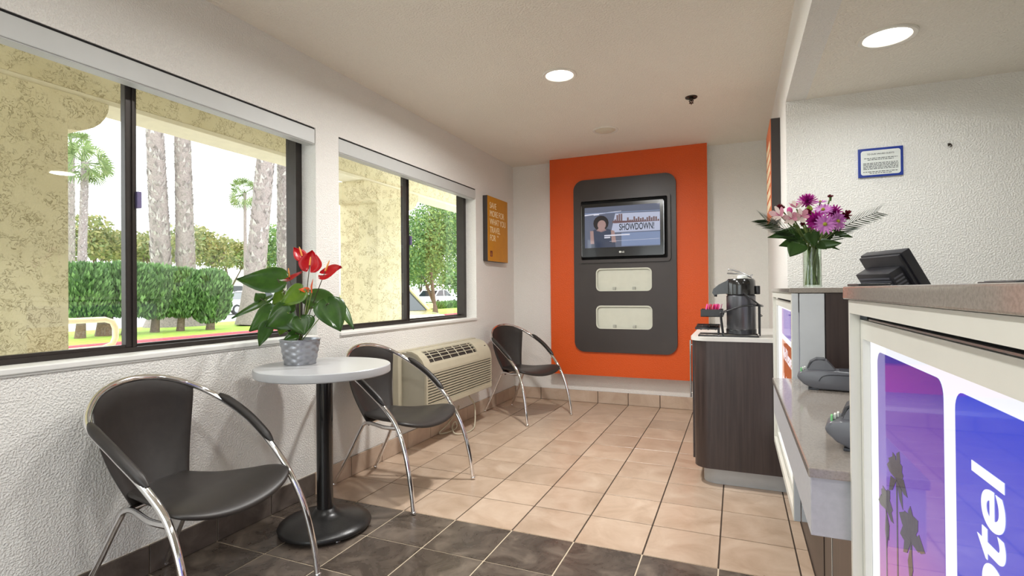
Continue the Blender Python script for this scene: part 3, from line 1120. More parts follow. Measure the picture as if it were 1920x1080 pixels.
def pp(cx, cy, dd=0):            # crop pixel (close-up of the plant) -> point
    return at(430 + cx * .2222, 455 + cy * .2222, PD + dd)


potc = onz(563, 682, TZ)
an = thing('potted_anthurium', 'red-flowered anthurium in a quilted metal pot on the round table', 'potted plant', potc)
pot = MB()
NP = 96


def potprof(k, z):
    r = .072 + (.094 - .072) * z / .118
    a = 2 * PI * k / NP
    q = .0032 * (abs(((k / 6 + z * 62) % 2) - 1) ** .6 + abs(((k / 6 - z * 62) % 2) - 1) ** .6) - .003
    return Vector((r * math.cos(a), r * math.sin(a), z)) * 1.0 + Vector((math.cos(a), math.sin(a), 0)) * q


vs, fs = [], []
zz = [.001 + .117 * i / 30 for i in range(31)]
for z in zz:
    for k in range(NP): vs.append(potprof(k, z))
for i in range(30):
    for k in range(NP): fs.append((i * NP + k, i * NP + (k + 1) % NP, (i + 1) * NP + (k + 1) % NP, (i + 1) * NP + k))
pot.add(vs, fs).lathe([(.0935, .117), (.097, .119), (.097, .123), (.092, .123), (.088, .10)], NP, caps=False).lathe([(.001, .001), (.071, .001)], NP, caps=False)
part('pot', pot, 'pot_metal', an, 50, world=False, label='silver quilted metal pot')
part('soil', MB().lathe([(.091, .108), (.05, .113), (.001, .115)], 30, caps=False), 'soil', an, 60, world=False)
crown = potc + Vector((0, 0, .115))
VW = (CAM - potc).normalized()
UP = Vector((0, 0, 1))
RT = _r2
# (stalk joint, tip, width px, normal mix (view, up, right), depth joint, depth tip, young?)
LEAVES = [
    ((405, 305), (42, 290), 200, (1, .35, 0), -.02, -.03, 0),
    ((300, 480), (0, 614), 130, (.5, .8, -.2), .05, .02, 0),
    ((345, 570), (150, 735), 190, (.8, .6, -.2), -.02, -.06, 0),
    ((490, 590), (298, 702), 225, (.9, .5, 0), -.09, -.13, 0),
    ((600, 640), (634, 772), 175, (1, .3, 0), -.10, -.12, 0),
    ((838, 512), (948, 738), 215, (1, .4, .1), -.04, -.06, 0),
    ((702, 432), (944, 508), 215, (.7, .75, .1), .06, .04, 0),
    ((592, 398), (412, 522), 165, (.8, .6, -.1), -.05, -.08, 1),
    ((322, 700), (253, 884), 95, (.9, .2, .4), -.05, -.06, 0),
    ((560, 770), (455, 812), 80, (.8, .5, 0), -.08, -.11, 0),
    ((500, 560), (562, 505), 80, (.7, .5, 0), .03, .05, 0),
    ((722, 470), (640, 560), 120, (.7, .6, .1), .08, .05, 1),
    ((442, 418), (352, 522), 110, (.6, .8, 0), .05, .02, 1),
    ((945, 525), (1068, 718), 120, (.3, .6, .5), .06, .04, 0),
    ((455, 700), (420, 780), 75, (.8, .5, 0), .02, .0, 1),
    ((262, 470), (215, 420), 90, (.6, .5, -.4), .07, .09, 0),
]
PXM = PD / F_PX * .2222
for (b, tp, w, (nv_, nu_, nr_), d0, d1, yg) in LEAVES:
    B, Q = pp(*b, d0), pp(*tp, d1)
    nn = VW * nv_ + UP * nu_ + RT * nr_
    part('leaf', heart(B, Q, w * PXM * 1.25, nn, .08, .13), 'anthurium_young' if yg else 'anthurium_leaf', an, 80, recalc=False)
    mid = crown.lerp(B, .55) + UP * .03
    part('leaf_stalk', MB().tube(spline([crown + Vector((random.uniform(-.02, .02), random.uniform(-.02, .02), -.01)), mid, B], 5), .0024, 6), 'stem_green' if random.random() < .4 else 'stem_dark', an, 60)
FLOW = [
    ((612, 112), (540, 40), 120, (.9, .2, .4), .02, .01, (590, 35)),
    ((678, 190), (700, 62), 190, (1, .1, -.1), -.02, -.01, (686, 120)),
    ((810, 240), (945, 200), 190, (.75, .65, 0), .0, -.02, (845, 150)),
    ((505, 290), (620, 246), 110, (.6, .8, 0), .06, .05, (498, 215)),
]
for (b, tp, w, (a1, a2, a3), d0, d1, sp) in FLOW:
    B, Q = pp(*b, d0), pp(*tp, d1)
    nn = VW * a1 + UP * a2 + RT * a3
    fl = part('flower', heart(B, Q, w * PXM, nn, -.12, .25, lobes=.45), 'anthurium_red', an, 80, recalc=False, label='red waxy flower')
    S = pp(*sp, d0 - .012)
    part('spadix', MB().tube([B + VW * .006, B.lerp(S, .5) + VW * .008, S], [.0042, .004, .002], 8), 'spadix', fl, 60)
    mid = crown.lerp(B, .5) + UP * .02 + RT * .005
    part('flower_stalk', MB().tube(spline([crown, mid, B], 6), .0022, 6), 'stem_dark', an, 60)
fo = part('flower', heart(pp(660, 395, -.04), pp(585, 385, -.05), 70 * PXM, VW + UP, .1, .2), 'anthurium_orange', an, 80, recalc=False, label='fading orange flower')
part('bud', MB().tube([pp(695, 425, -.05), pp(692, 370, -.05), pp(705, 308, -.05)], [.003, .0045, .0008], 8), 'anthurium_orange', an, 60)
part('flower_stalk', MB().tube(spline([crown, pp(640, 600, -.03), pp(665, 390, -.04)], 6), .0022, 6), 'stem_green', an, 60)
part('flower_stalk', MB().tube(spline([crown, pp(650, 610, -.03), pp(694, 425, -.05)], 6), .0022, 6), 'stem_green', an, 60)

# ------------------------------------------------------------------ wall air conditioner
ac = thing('air_conditioner', 'beige wall air conditioner with slatted front below the second window', 'air conditioner', (0, 1.3, .31))
AY0, AY1 = .785, 1.83
part('wall_sleeve', MB().rbox(.0005, .05, .745, 1.93, .32, .722, .006), 'ac_beige', ac)
body = [(.05, .315), (.235, .315), (.235, .575), (.226, .615), (.205, .655), (.172, .69), (.13, .708), (.05, .712)]
part('side_housing', MB().prism(body, lambda a, b: (a, AY0 + .006, b), lambda a, b: (a, AY1 - .006, b)), 'ac_side', ac, 35)
up_ = [(.25, .562), (.25, .58), (.240, .622), (.217, .665), (.180, .702), (.135, .720), (.09, .722), (.09, .712), (.13, .708), (.172, .69), (.205, .655), (.226, .615), (.235, .575), (.235, .562)]
for (a, b, nm) in ((AY0, AY0 + .085, 'front_end_cap'), (1.60, AY1, 'control_cover')):
    part(nm, MB().prism(up_, lambda p, q: (p, a, q), lambda p, q: (p, b, q)), 'ac_beige', ac, 35)
part('front_stile', MB().rbox(.2352, .253, AY0, AY0 + .02, .312, .562, .002), 'ac_beige', ac)
part('control_slot', MB().box(.243, .2435, 1.70, 1.73, .60, .606).box(.2100, .2160, 1.765, 1.785, .668, .674), 'ac_dark', ac)
# rails above and below the discharge opening
part('top_rail', MB().prism([(.09, .722), (.135, .720), (.15, .713), (.15, .70), (.09, .71)], lambda p, q: (p, AY0 + .085, q), lambda p, q: (p, 1.60, q)), 'ac_beige', ac)
part('front_rail', MB().prism([(.25, .562), (.25, .58), (.240, .622), (.231, .640), (.222, .636), (.23, .61), (.235, .562)], lambda p, q: (p, AY0 + .085, q), lambda p, q: (p, 1.60, q)), 'ac_beige', ac)
part('vent_well', MB().prism([(.15, .702), (.172, .6915), (.205, .6565), (.222, .632), (.2225, .635), (.206, .6585), (.1725, .694), (.15, .705)], lambda p, q: (p, AY0 + .087, q), lambda p, q: (p, 1.598, q)), 'ac_dark', ac)
for k in range(3):
    f = (k + 1) / 4
    x, z = .152 + (.228 - .152) * f, .709 + (.636 - .709) * f + .012 * math.sin(PI * f)
    part('vent_bar', MB().tube([(x, AY0 + .087, z), (x, 1.598, z)], .0035, 6), 'ac_beige', ac)
for k in range(6):
    y = AY0 + .087 + (1.511 - .787 + .0) * 0 + (1.598 - AY0 - .087) * (k + .5) / 6
    part('vent_rib', MB().tube([(.152, y, .712), (.178, y, .698), (.208, y, .667), (.228, y, .638)], .0035, 6), 'ac_beige', ac)
part('grille_back', MB().box(.2352, .2385, AY0 + .02, AY1 - .012, .345, .562), 'ac_dark', ac)
part('lower_rail', MB().rbox(.2352, .252, AY0 + .02, AY1, .312, .348, .003), 'ac_beige', ac)
for k in range(11):
    z = .352 + k * .0195
    part('slat', MB().prism([(.2385, z + .001), (.2505, z - .003), (.2515, z + .0065), (.2385, z + .0085)], lambda p, q: (p, AY0 + .02, q), lambda p, q: (p, AY1 - .012, q)), 'ac_beige', ac)
part('grille_end', MB().rbox(.2352, .2515, AY1 - .012, AY1, .345, .562, .002), 'ac_beige', ac)
cp = [(.13, 1.62, .315), (.135, 1.63, .26), (.16, 1.68, .17), (.20, 1.60, .03), (.215, 1.50, .007), (.20, 1.40, .007), (.15, 1.36, .012), (.10, 1.40, .04), (.09, 1.45, .075), (.10, 1.47, .07), (.11, 1.44, .03), (.07, 1.35, .012), (.035, 1.31, .02), (.06, 1.40, .07), (.03, 1.60, .12), (.02, 1.66, .16)]
part('power_cord', MB().tube(spline(cp, 6), .0055, 8), 'cord_cream', ac, 60, label='cream looped power cord')

# ------------------------------------------------------------------ coffee cabinet
CX0, CX1, CY0, CY1 = 1.957, 2.472, .95, 1.82


def cab_outline(x0, y0, r, x1=CX1, y1=CY1):
    pts = [(x1, y0), (x1, y1), (x0, y1)]
    for k in range(11):
        a = PI + (PI / 2) * k / 10
        pts.append((x0 + r + r * math.cos(a), y0 + r + r * math.sin(a)))
    return pts


cb = thing('coffee_cabinet', 'dark wood cabinet with a rounded corner and pale top beside the counter', 'cabinet', (2.2, 1.35, 0))
part('body', MB().prism(cab_outline(CX0 + .018, CY0, .085), lambda a, b: (a, b, .1), lambda a, b: (a, b, .838)), 'dark_wood', cb, 30)
part('top', MB().prism(cab_outline(CX0, CY0 - .012, .10), lambda a, b: (a, b, .8385), lambda a, b: (a, b, .859)), 'cabinet_top', cb, 30)
part('kick', MB().prism(cab_outline(CX0 + .065, CY0 + .05, .075), lambda a, b: (a, b, .001), lambda a, b: (a, b, .1)), 'kick_grey', cb, 30)
part('door', MB().rbox(CX0 + .004, CX0 + .0175, CY0 + .12, CY1 - .02, .12, .83, .002), 'dark_wood', cb)
hd = part('handle', MB().tube([(1.933, 1.30, .44), (1.933, 1.30, .81)], .006, 10), 'chrome', cb, 60)
for z in (.47, .78):
    part('handle_post', MB().tube([(1.933, 1.30, z), (CX0 + .004, 1.30, z)], .004, 8), 'chrome', hd, 60)

# air pot in its wire rack
AX, AYp, AZ = 2.236, 1.10, .8595
ap = thing('airpot', 'dark grey pump airpot with black spout lid on the coffee cabinet', 'airpot', (AX, AYp, AZ + .012))
AL = Vector((AX, AYp, AZ + .012))
part('body', MB().lathe([(.078, .008), (.08, .012), (.08, .225), (.074, .232)], 40), 'airpot_body', ap, 40, world=False)
part('base_ring', MB().lathe([(.078, 0), (.083, .004), (.083, .028), (.0805, .032)], 40), 'plastic_black', ap, 40, world=False)
part('lid', MB().lathe([(.076, .2325), (.081, .236), (.081, .285), (.079, .315), (.07, .327), (.02, .33)], 40), 'black_enamel', ap, 40, world=False)
sp = [(-.03, .24), (-.115, .238), (-.15, .232), (-.158, .246), (-.152, .268), (-.12, .295), (-.075, .318), (-.03, .325)]
part('spout', MB().prism(sp, lambda a, b: (a, -.04, b), lambda a, b: (a, .03, b)), 'black_enamel', ap, 35, world=False)
part('nozzle', MB().tube([(-.14, 0, .24), (-.141, 0, .222)], .009, 10), 'plastic_black', ap, 60, world=False)
part('pump_button', MB().lathe([(.03, .33), (.03, .345), (.02, .348)], 20, (.01, 0, 0)), 'paper_white', ap, 40, world=False)
part('lever', MB().tube(spline([(.06, -.012, .333), (.0, -.014, .366), (-.06, -.012, .383), (-.065, -.008, .378)], 6), .004, 8).tube(spline([(.06, .012, .333), (.0, .014, .355), (-.075, .008, .362)], 6), .004, 8)
     .tube([(.052, -.02, .345), (.066, -.02, .35)], .004, 6), 'satin_steel', ap, 60, world=False)
part('hinge', MB().rbox(.08, .103, -.02, .02, .235, .285, .004), 'plastic_black', ap, 40, world=False)
part('carry_handle', MB().tube(spline([(.012, -.083, .245), (.05, -.095, .215), (.095, -.08, .175), (.115, 0, .168), (.095, .08, .175), (.05, .095, .215), (.012, .083, .245)], 6), .008, 8, flat=.6), 'plastic_black', ap, 60, world=False)

rk = thing('wire_rack', 'black wire rack holding the airpot, with a drip grid in front', 'rack', (AX, AYp, AZ))
w = MB()
WR = .0042
part('base_frame', MB().tube([(-.235, -.09, .005), (.09, -.09, .005), (.09, .09, .005), (-.235, .09, .005)], WR, 8, closed=True).tube([(-.1, -.09, .005), (-.1, .09, .005)], WR, 8), 'plastic_black', rk, 60, world=False)
for s in (-1, 1):
    part('side_wire', MB().tube(spline([(-.1, s * .09, .008), (-.112, s * .09, .13), (-.095, s * .09, .142), (.0, s * .093, .178), (.06, s * .092, .182), (.098, s * .075, .182)], 5), WR, 8), 'plastic_black', rk, 60, world=False)
    part('rear_wire', MB().tube([(.098, s * .075, .182), (.098, s * .07, .008)], WR, 8), 'plastic_black', rk, 60, world=False)
    part('rear_hook', MB().tube([(.098, s * .07, .12), (.112, s * .07, .125)], .003, 6), 'plastic_black', rk, 60, world=False)
part('rear_bar', MB().tube([(.098, -.075, .182), (.098, .075, .182)], WR, 8), 'plastic_black', rk, 60, world=False)
part('grid_frame', MB().tube([(-.25, -.085, .045), (-.12, -.085, .045), (-.12, .085, .06), (-.25, .085, .06)], .0045, 8, closed=True), 'plastic_black', rk, 60, world=False)
for k in range(9):
    y = -.075 + k * .0187
    part('grid_wire', MB().tube([(-.255, y, .046 + .0008 * k), (-.118, y, .046 + .0008 * k)], .0035, 6), 'plastic_black', rk, 60, world=False)
for k in range(3):
    x = -.22 + k * .04
    part('grid_support', MB().tube([(x, -.085, .0405), (x, .085, .0555)], .0035, 6), 'plastic_black', rk, 60, world=False)
for s in (-1, 1):
    part('grid_leg', MB().tube([(-.125, s * .085, .005), (-.125, s * .085, .05)], WR, 6), 'plastic_black', rk, 60, world=False)
cd = thing('packet_caddy', 'small black tray of sweetener packets hung on the airpot rack', 'tray', (AX - .16, AYp, AZ + .115))
part('tray_floor', MB().box(-.062, .062, -.075, .075, 0, .003), 'plastic_black', cd, world=False)
for (x0, x1, y0, y1) in ((-.062, -.058, -.075, .075), (.058, .062, -.075, .075), (-.058, .058, -.075, -.071), (-.058, .058, .071, .075)):
    part('tray_wall', MB().box(x0, x1, y0, y1, 0, .044), 'plastic_black', cd, world=False)
part('hanger', MB().tube([(.064, -.05, .02), (.064, -.05, .012), (.056, -.05, .012)], .003, 6).tube([(.064, .05, .02), (.064, .05, .012), (.056, .05, .012)], .003, 6), 'plastic_black', cd, world=False)
rnd = random.Random(11)
pk_me = None
for k in range(14):
    if k == 0:
        pm = MB().rbox(-.0016, .0016, -.031, .031, 0, .068, .0012, 1)
        pk_me = pm.mesh('sweetener_packet')
        pk_me.materials.append(MATS['packet_pink'])
        pk_red = pk_me.copy(); pk_red.materials[0] = MATS['packet_red']
    far = k >= 11
    o = link('sweetener_packet', pk_red if far else pk_me, None, None, (AX - .16 - .046 + (k % 11) * .0084 + (.0 if not far else .03), AYp + (-.035 if k % 2 else .035), AZ + .1225))
    o.rotation_euler = (rnd.uniform(-.12, .12), rnd.uniform(.12, .32), rnd.uniform(-.1, .1))
    tag(o, 'red sweetener packet at the airpot end of the black tray' if far else 'pink sweetener packet standing in the black tray', 'packet', 'red packets in the tray' if far else 'pink packets in the tray')

# ------------------------------------------------------------------ reception counter
XP = 2.395
FY0, FY1 = -.157, .938        # far tall unit
NY0, NY1 = -3.2, -1.2185       # near tall unit
PZ0 = .30
MX = FACE_XN(XP)


nu_ = thing('reception_counter', 'near tall end of the reception counter with the lit blue sign front', 'counter', (2.6, -2.2, 0))
part('outer_frame', plate([(-NY1, PZ0), (-NY0, PZ0), (-NY0, 1.117), (-NY1, 1.117)], [[(1.23, PZ0 + .03), (-NY0 - .03, PZ0 + .03), (-NY0 - .03, 1.0945), (1.23, 1.0945)]], .015).xf(FACE_XN(XP + .015)), 'counter_white', nu_)
part('inner_frame', plate([(1.2315, PZ0 + .034), (-NY0 - .034, PZ0 + .034), (-NY0 - .034, 1.0835), (1.2315, 1.0835)], [[(1.249, PZ0 + .06), (-NY0 - .06, PZ0 + .06), (-NY0 - .06, 1.0515), (1.249, 1.0515)]], .0105).xf(FACE_XN(XP + .0255)), 'counter_white', nu_)
part('groove_shade_strip', MB().box(XP + .0255, XP + .03, NY0 + .03, -1.23, 1.05, 1.0945), 'black_gap', nu_)  # black strip draws the dark shadow line of the groove
part('chrome_bead', MB().tube([(XP + .016, -1.30, 1.0865), (XP + .016, NY0 + .04, 1.0865)], .002, 6), 'satin_steel', nu_, 60)
lb = part('light_box', MB().box(XP + .0258, XP + .03, NY0 + .06, -1.249, PZ0 + .06, 1.0515), 'print_white', nu_, label='lit sign panel')


def printed(name, poly, mat, d0, d1, parent):
    part(name, MB().prism(poly, lambda a, b: (XP + d0, -a, b), lambda a, b: (XP + d1, -a, b)), mat, parent)


printed('sunset_print', rrect(1.300, 1.5925, .42, 1.0365, .02), 'print_sunset', .0257, .0252, lb)
printed('blue_print', rrect(1.627, 2.30, .42, 1.032, .02), 'print_blue', .0257, .0252, lb)


def palm_print(cx, cz, s, seed, parent, trunk):
    r = random.Random(seed)
    for k in range(11):
        a = math.radians(10 + 160 * k / 8 + r.uniform(-10, 10)) if k < 9 else math.radians(r.uniform(200, 340))
        L = s * r.uniform(.7, 1.1)
        ex, ez = math.cos(a) * L, math.sin(a) * L * 1.1
        px, pz = -math.sin(a) * s * .2, math.cos(a) * s * .2
        printed('palm_print', [(cx, cz), (cx + ex * .65 + px, cz + ez * .65 + pz), (cx + ex, cz + ez - .18 * s), (cx + ex * .65 - px, cz + ez * .65 - pz)], 'print_palm', .0252, .0249 - k * .00003, parent)
    printed('palm_print', [(cx - s * .07, cz), (cx + s * .07, cz), (cx + s * .05, trunk), (cx - s * .05, trunk)], 'print_palm', .0252, .0249, parent)


palm_print(1.405, .865, .05, 1, lb, .44)
palm_print(1.47, .805, .055, 2, lb, .44)
palm_print(1.345, .80, .045, 3, lb, .44)
palm_print(1.55, .74, .065, 4, lb, .44)
# the word runs upwards: letter tops point towards the far end
tm = text('Motel', .094, .0005, 'RIGHT', sx=.86, bold=.0016)
part('sign_lettering', tm.xf(basis((XP + .0249, -1.734, .976), (0, 0, 1), (0, 1, 0))), 'print_white', lb, label='white lettering running upwards')
part('carcass', MB().box(XP + .031, 2.72, NY0, NY1, PZ0, 1.117), 'counter_grey', nu_)
part('end_panel', MB().box(XP + .005, 2.72, NY1, NY1 + .0008, PZ0, 1.117), 'counter_silver', nu_)
part('plinth', MB().box(2.49, 2.72, NY0, NY1, .001, PZ0), 'dark_wood', nu_)
part('worktop', MB().rbox(XP - .006, 2.76, NY0 - .02, NY1 + .016, 1.118, 1.141, .0025), 'quartz', nu_, label='grey stone worktop')

fu = thing('reception_counter', 'far tall end of the reception counter, carrying the vase of flowers', 'counter', (2.6, .4, 0))
part('outer_frame', plate([(-FY1, PZ0), (-FY0, PZ0), (-FY0, 1.121), (-FY1, 1.121)], [[(-FY1 + .025, PZ0 + .03), (-FY0 - .025, PZ0 + .03), (-FY0 - .025, 1.0945), (-FY1 + .025, 1.0945)]], .015).xf(FACE_XN(XP + .015)), 'counter_white', fu)
part('inner_frame', plate([(-FY1 + .027, PZ0 + .034), (-FY0 - .027, PZ0 + .034), (-FY0 - .027, 1.0835), (-FY1 + .027, 1.0835)], [[(-FY1 + .045, PZ0 + .06), (-FY0 - .045, PZ0 + .06), (-FY0 - .045, 1.0515), (-FY1 + .045, 1.0515)]], .0105).xf(FACE_XN(XP + .0255)), 'counter_white', fu)
part('groove_shade_strip', MB().box(XP + .0255, XP + .03, FY0 + .025, FY1 - .025, 1.05, 1.0945), 'black_gap', fu)  # same painted shade line behind the far unit's frame groove
lb2 = part('light_box', MB().box(XP + .0258, XP + .03, FY0 + .045, FY1 - .045, PZ0 + .06, 1.0515), 'print_white', fu, label='lit picture panel')
for (z0, z1, mt) in ((.915, 1.042, 'print_redviolet'), (.40, .890, 'print_orange')):
    printed('picture_print', rrect(-.66, .105, z0, z1, .02), mt, .0257, .0252, lb2)
for k, ln in enumerate(("We'll leave", 'the light on')):
    part('slogan', text(ln, .088, .0004, sx=1.12).xf(basis((XP + .0249, .60, .80 - .13 * k), (0, -1, 0), (0, 0, 1))), 'print_white', lb2)
part('corner_post', MB().rbox(XP + .001, XP + .0225, FY0 - .001, FY0 + .03, PZ0, 1.121, .002), 'counter_silver', fu)
part('end_panel', MB().rbox(XP + .0255, XP + .104, FY0, FY0 + .02, PZ0, 1.12, .0015), 'counter_silver', fu, label='silver-white end panel')
part('end_panel', MB().box(XP + .1075, 2.66, FY0 + .002, FY0 + .02, PZ0, 1.12), 'dark_wood', fu, label='dark wood end panel')
part('carcass', MB().box(XP + .032, 2.66, FY0 + .02, FY1, PZ0, 1.12), 'counter_grey', fu)
part('plinth', MB().box(2.49, 2.66, FY0 + .02, FY1, .001, PZ0), 'dark_wood', fu)
part('worktop', MB().rbox(XP - .006, 2.69, FY0 - .004, FY1 + .0, 1.122, 1.140, .002), 'quartz', fu, label='grey stone worktop')

lc = thing('low_counter', 'low stone-topped middle section of the reception counter', 'counter', (2.6, -.7, 0))
LY0, LY1, LX = -1.2175, -.162, 2.33
part('worktop', MB().rbox(LX, 2.95, LY0, LY1, .7955, .8135, .0025), 'quartz', lc, label='grey stone worktop')
part('fascia', MB().rbox(LX + .004, 2.85, LY0 + .009, LY1, .688, .795, .0015), 'counter_grey', lc)
part('door', MB().rbox(2.49, 2.51, LY0 + .009, -.33, .002, .687, .002), 'dark_wood', lc)
part('door', MB().rbox(2.49, 2.51, -.322, LY1, .002, .687, .002), 'dark_wood', lc)
part('door_seam', MB().box(2.4885, 2.4895, -.328, -.324, .002, .687), 'counter_white', lc, label='pale strip between the doors')
part('carcass', MB().box(2.515, 2.85, LY0 + .009, LY1, .002, .687), 'counter_grey', lc)


# card terminals lying on the low counter
def terminal(x, y, rz, label):
    t = thing('card_terminal', label, 'card terminal', (x, y, .8135), rz, 'card terminals on the low counter')
    pf = [(.015, .004), (-.012, .016), (-.03, .034), (-.032, .044), (-.022, .056), (-.002, .062), (.03, .066), (.21, .058), (.21, .006), (.12, .006), (.11, .003)]
    bm = MB().prism(pf, lambda a, b: (a, -.04, b), lambda a, b: (a, .04, b))
    me = bm.mesh('body')
    b2 = bmesh.new(); b2.from_mesh(me)
    bmesh.ops.bevel(b2, geom=[e for e in b2.edges], offset=.006, segments=3, affect='EDGES', profile=.5)
    b2.to_mesh(me); b2.free()
    me.shade_smooth(); me.set_sharp_from_angle(angle=math.radians(40))
    link('body', me, 'terminal_grey', t)
    part('side_trim', MB().tube(spline([(.03, -.0405, .03), (.042, -.0408, .046), (.08, -.0405, .052), (.2, -.0405, .05)], 5), .0014, 6), 'terminal_dark', t, 60, world=False)
    cv = [(.0, .062)] + [(.002 + .03 * (1 - math.cos(a)), .062 + .034 * math.sin(a)) for a in [PI / 2 * k / 6 for k in range(1, 7)]] + [(.052, .094), (.075, .066)]
    part('printer_cover', MB().prism(cv, lambda a, b: (a, -.033, b), lambda a, b: (a, .033, b)), 'terminal_grey', t, 30, world=False)
    part('paper_slot', MB().prism([(.0, .067), (.008, .085), (.024, .0955), (.046, .0955), (.046, .0985), (.022, .0985), (.004, .087), (-.004, .067)], lambda a, b: (a, -.03, b), lambda a, b: (a, .03, b)), 'terminal_dark', t, 30, world=False)
    part('screen', MB().rbox(.085, .15, -.03, .03, .062, .0655, .001), 'terminal_dark', t, world=False)
    for k in range(3):
        part('key', MB().rbox(-.022 + .005 * k, -.018 + .005 * k, -.03 + .012 * k, -.014 + .012 * k, .055 + .002 * k, .067 + .001 * k, .001), 'terminal_green' if k == 0 else 'paper_white', t, world=False)
    part('foot', MB().rbox(.0, .03, -.036, .036, 0, .006, .001).rbox(.16, .19, -.036, .036, 0, .008, .001), 'terminal_dark', t, world=False)
    return t


p1 = onz(1516, 727, .8135)
terminal(p1.x, p1.y, -.12, 'grey card terminal near the far end of the low counter')
p2 = onz(1576, 845, .8135)
terminal(p2.x + .012, p2.y + .035, -.2, 'grey card terminal half hidden at the near end of the low counter')

# clerk's desk and monitor behind the counter
dk = thing('clerk_desk', 'grey clerk desk behind the counter under the monitor', 'desk', (3.0, .4, 0))
part('desk_top', MB().rbox(2.71, 3.4, -.1, .94, .86, .89, .003), 'counter_grey', dk)
for (x, y) in ((2.74, -.05), (3.36, -.05), (2.74, .9), (3.36, .9)):
    part('leg', MB().box(x - .02, x + .02, y - .02, y + .02, 0, .86), 'kick_grey', dk)
mo = thing('monitor', 'black monitor seen from behind, tilted, on the desk behind the counter', 'monitor', (2.835, .42, .8905))
mrx = math.radians(31)
# local: x = screen normal side (clerk), y = width, z up; turned so the back faces the lobby
MM = Matrix.Rotation(math.radians(24), 4, 'Z') @ Matrix.Translation((0, 0, .29)) @ Matrix.Rotation(-mrx, 4, 'Y') @ Matrix.Scale(.76, 4)


def mpart(nm, mb, mat, sm=None):
    return part(nm, mb.xf(MM), mat, mo, sm, world=False)


mpart('screen_bezel', MB().rbox(.0, .05, -.165, .165, -.16, .155, .006), 'plastic_dark', 40)
mpart('screen', MB().box(.0501, .0515, -.15, .15, -.14, .14), 'car_glass')
mpart('back_step', MB().rbox(-.02, .0, -.155, .155, -.155, .148, .004), 'plastic_dark', 40)
bk = mpart('back_box', MB().rbox(-.10, -.02, -.135, .135, -.20, .085, .006), 'plastic_dark', 40)
for k in range(13):
    z = -.18 + k * .019
    part('vent_slat', MB().box(-.104, -.0995, -.122, .122, z, z + .009).xf(MM), 'monitor_slat', bk, world=False)
for k in range(12):
    z = -.18 + k * .02
    part('vent_slat', MB().box(-.09, -.035, -.138, -.1345, z, z + .009).xf(MM), 'monitor_slat', bk, world=False)
part('maker_mark', MB().tube([Vector((-.1035, .02 * math.cos(a), -.03 + .02 * math.sin(a))) for a in [2 * PI * k / 20 for k in range(20)]], .002, 6, closed=True)
     .box(-.1035, -.1025, -.008, -.004, -.044, -.014).box(-.1035, -.1025, .004, .008, -.044, -.014).xf(MM), 'terminal_grey', bk, world=False)
part('stand', MB().rbox(-.02, .02, -.05, .05, .008, .20, .004), 'plastic_black', mo, world=False)
part('stand_foot', MB().rbox(-.1, .1, -.12, .12, 0, .014, .004), 'plastic_black', mo, world=False)
# flat black things lying on the near worktop
solo('counter_mat', MB().rbox(XP + .0, XP + .045, -1.30, -1.21, 1.1415, 1.1450, .001), 'plastic_black', 'thin black mat at the far end of the near worktop', 'mat', loc=(XP + .02, -1.25, 1.1415))
solo('black_tray', MB().rbox(2.495, 2.60, -1.56, -1.46, 1.1415, 1.1445, .001).rbox(2.50, 2.595, -1.555, -1.465, 1.1445, 1.1455, .0004), 'plastic_black', 'flat black tray on the near worktop at the right edge', 'tray', loc=(2.55, -1.51, 1.1415))

# ------------------------------------------------------------------ vase of cut flowers
VX, VY, VZ = 2.492, .10, 1.1405
vs_ = thing('glass_vase', 'clear glass cylinder vase on the far end of the counter', 'vase', (VX, VY, VZ))
part('glass', MB().lathe([(.030, .001), (.033, .003), (.033, .155), (.0335, .16), (.0315, .16), (.031, .155), (.031, .008), (.028, .007)], 32), 'vase_glass', vs_, 40, world=False)
VB = Vector((VX, VY, VZ))
VD = (VB - CAM).dot(_fw)


def vp(cx, cy, dd=0): return at(1425 + cx * .1713, 360 + cy * .1713, VD + dd)


VPX = VD / F_PX * .1713
FV = (CAM - VB).normalized()
rnd = random.Random(4)


def cut_stem(parent, head, mat='cut_stem', r=.0027):
    mouth = VB + Vector((rnd.uniform(-.02, .02), rnd.uniform(-.02, .02), .15))
    foot = VB + Vector((rnd.uniform(-.022, .022), rnd.uniform(-.022, .022), .012))
    part('stem', MB().tube(spline([foot, mouth, mouth.lerp(head, .55), head], 5), r, 6), mat, parent, 60)


def petal(c, d, n, L, w, cup=.2):
    d = d.normalized(); n = (n - d * n.dot(d)).normalized(); s = d.cross(n)
    P = [(.05, .15, 0), (.35, .42, .3), (.7, .5, .62), (1, .18, 1)]
    v, f = [], []
    for a, ww, q in P:
        z = n * (cup * L * q * q)
        v += [c + d * (a * L) - s * (ww * w) + z, c + d * (a * L) + s * (ww * w) + z]
    return v, [(0, 1, 3, 2), (2, 3, 5, 4), (4, 5, 7, 6)]


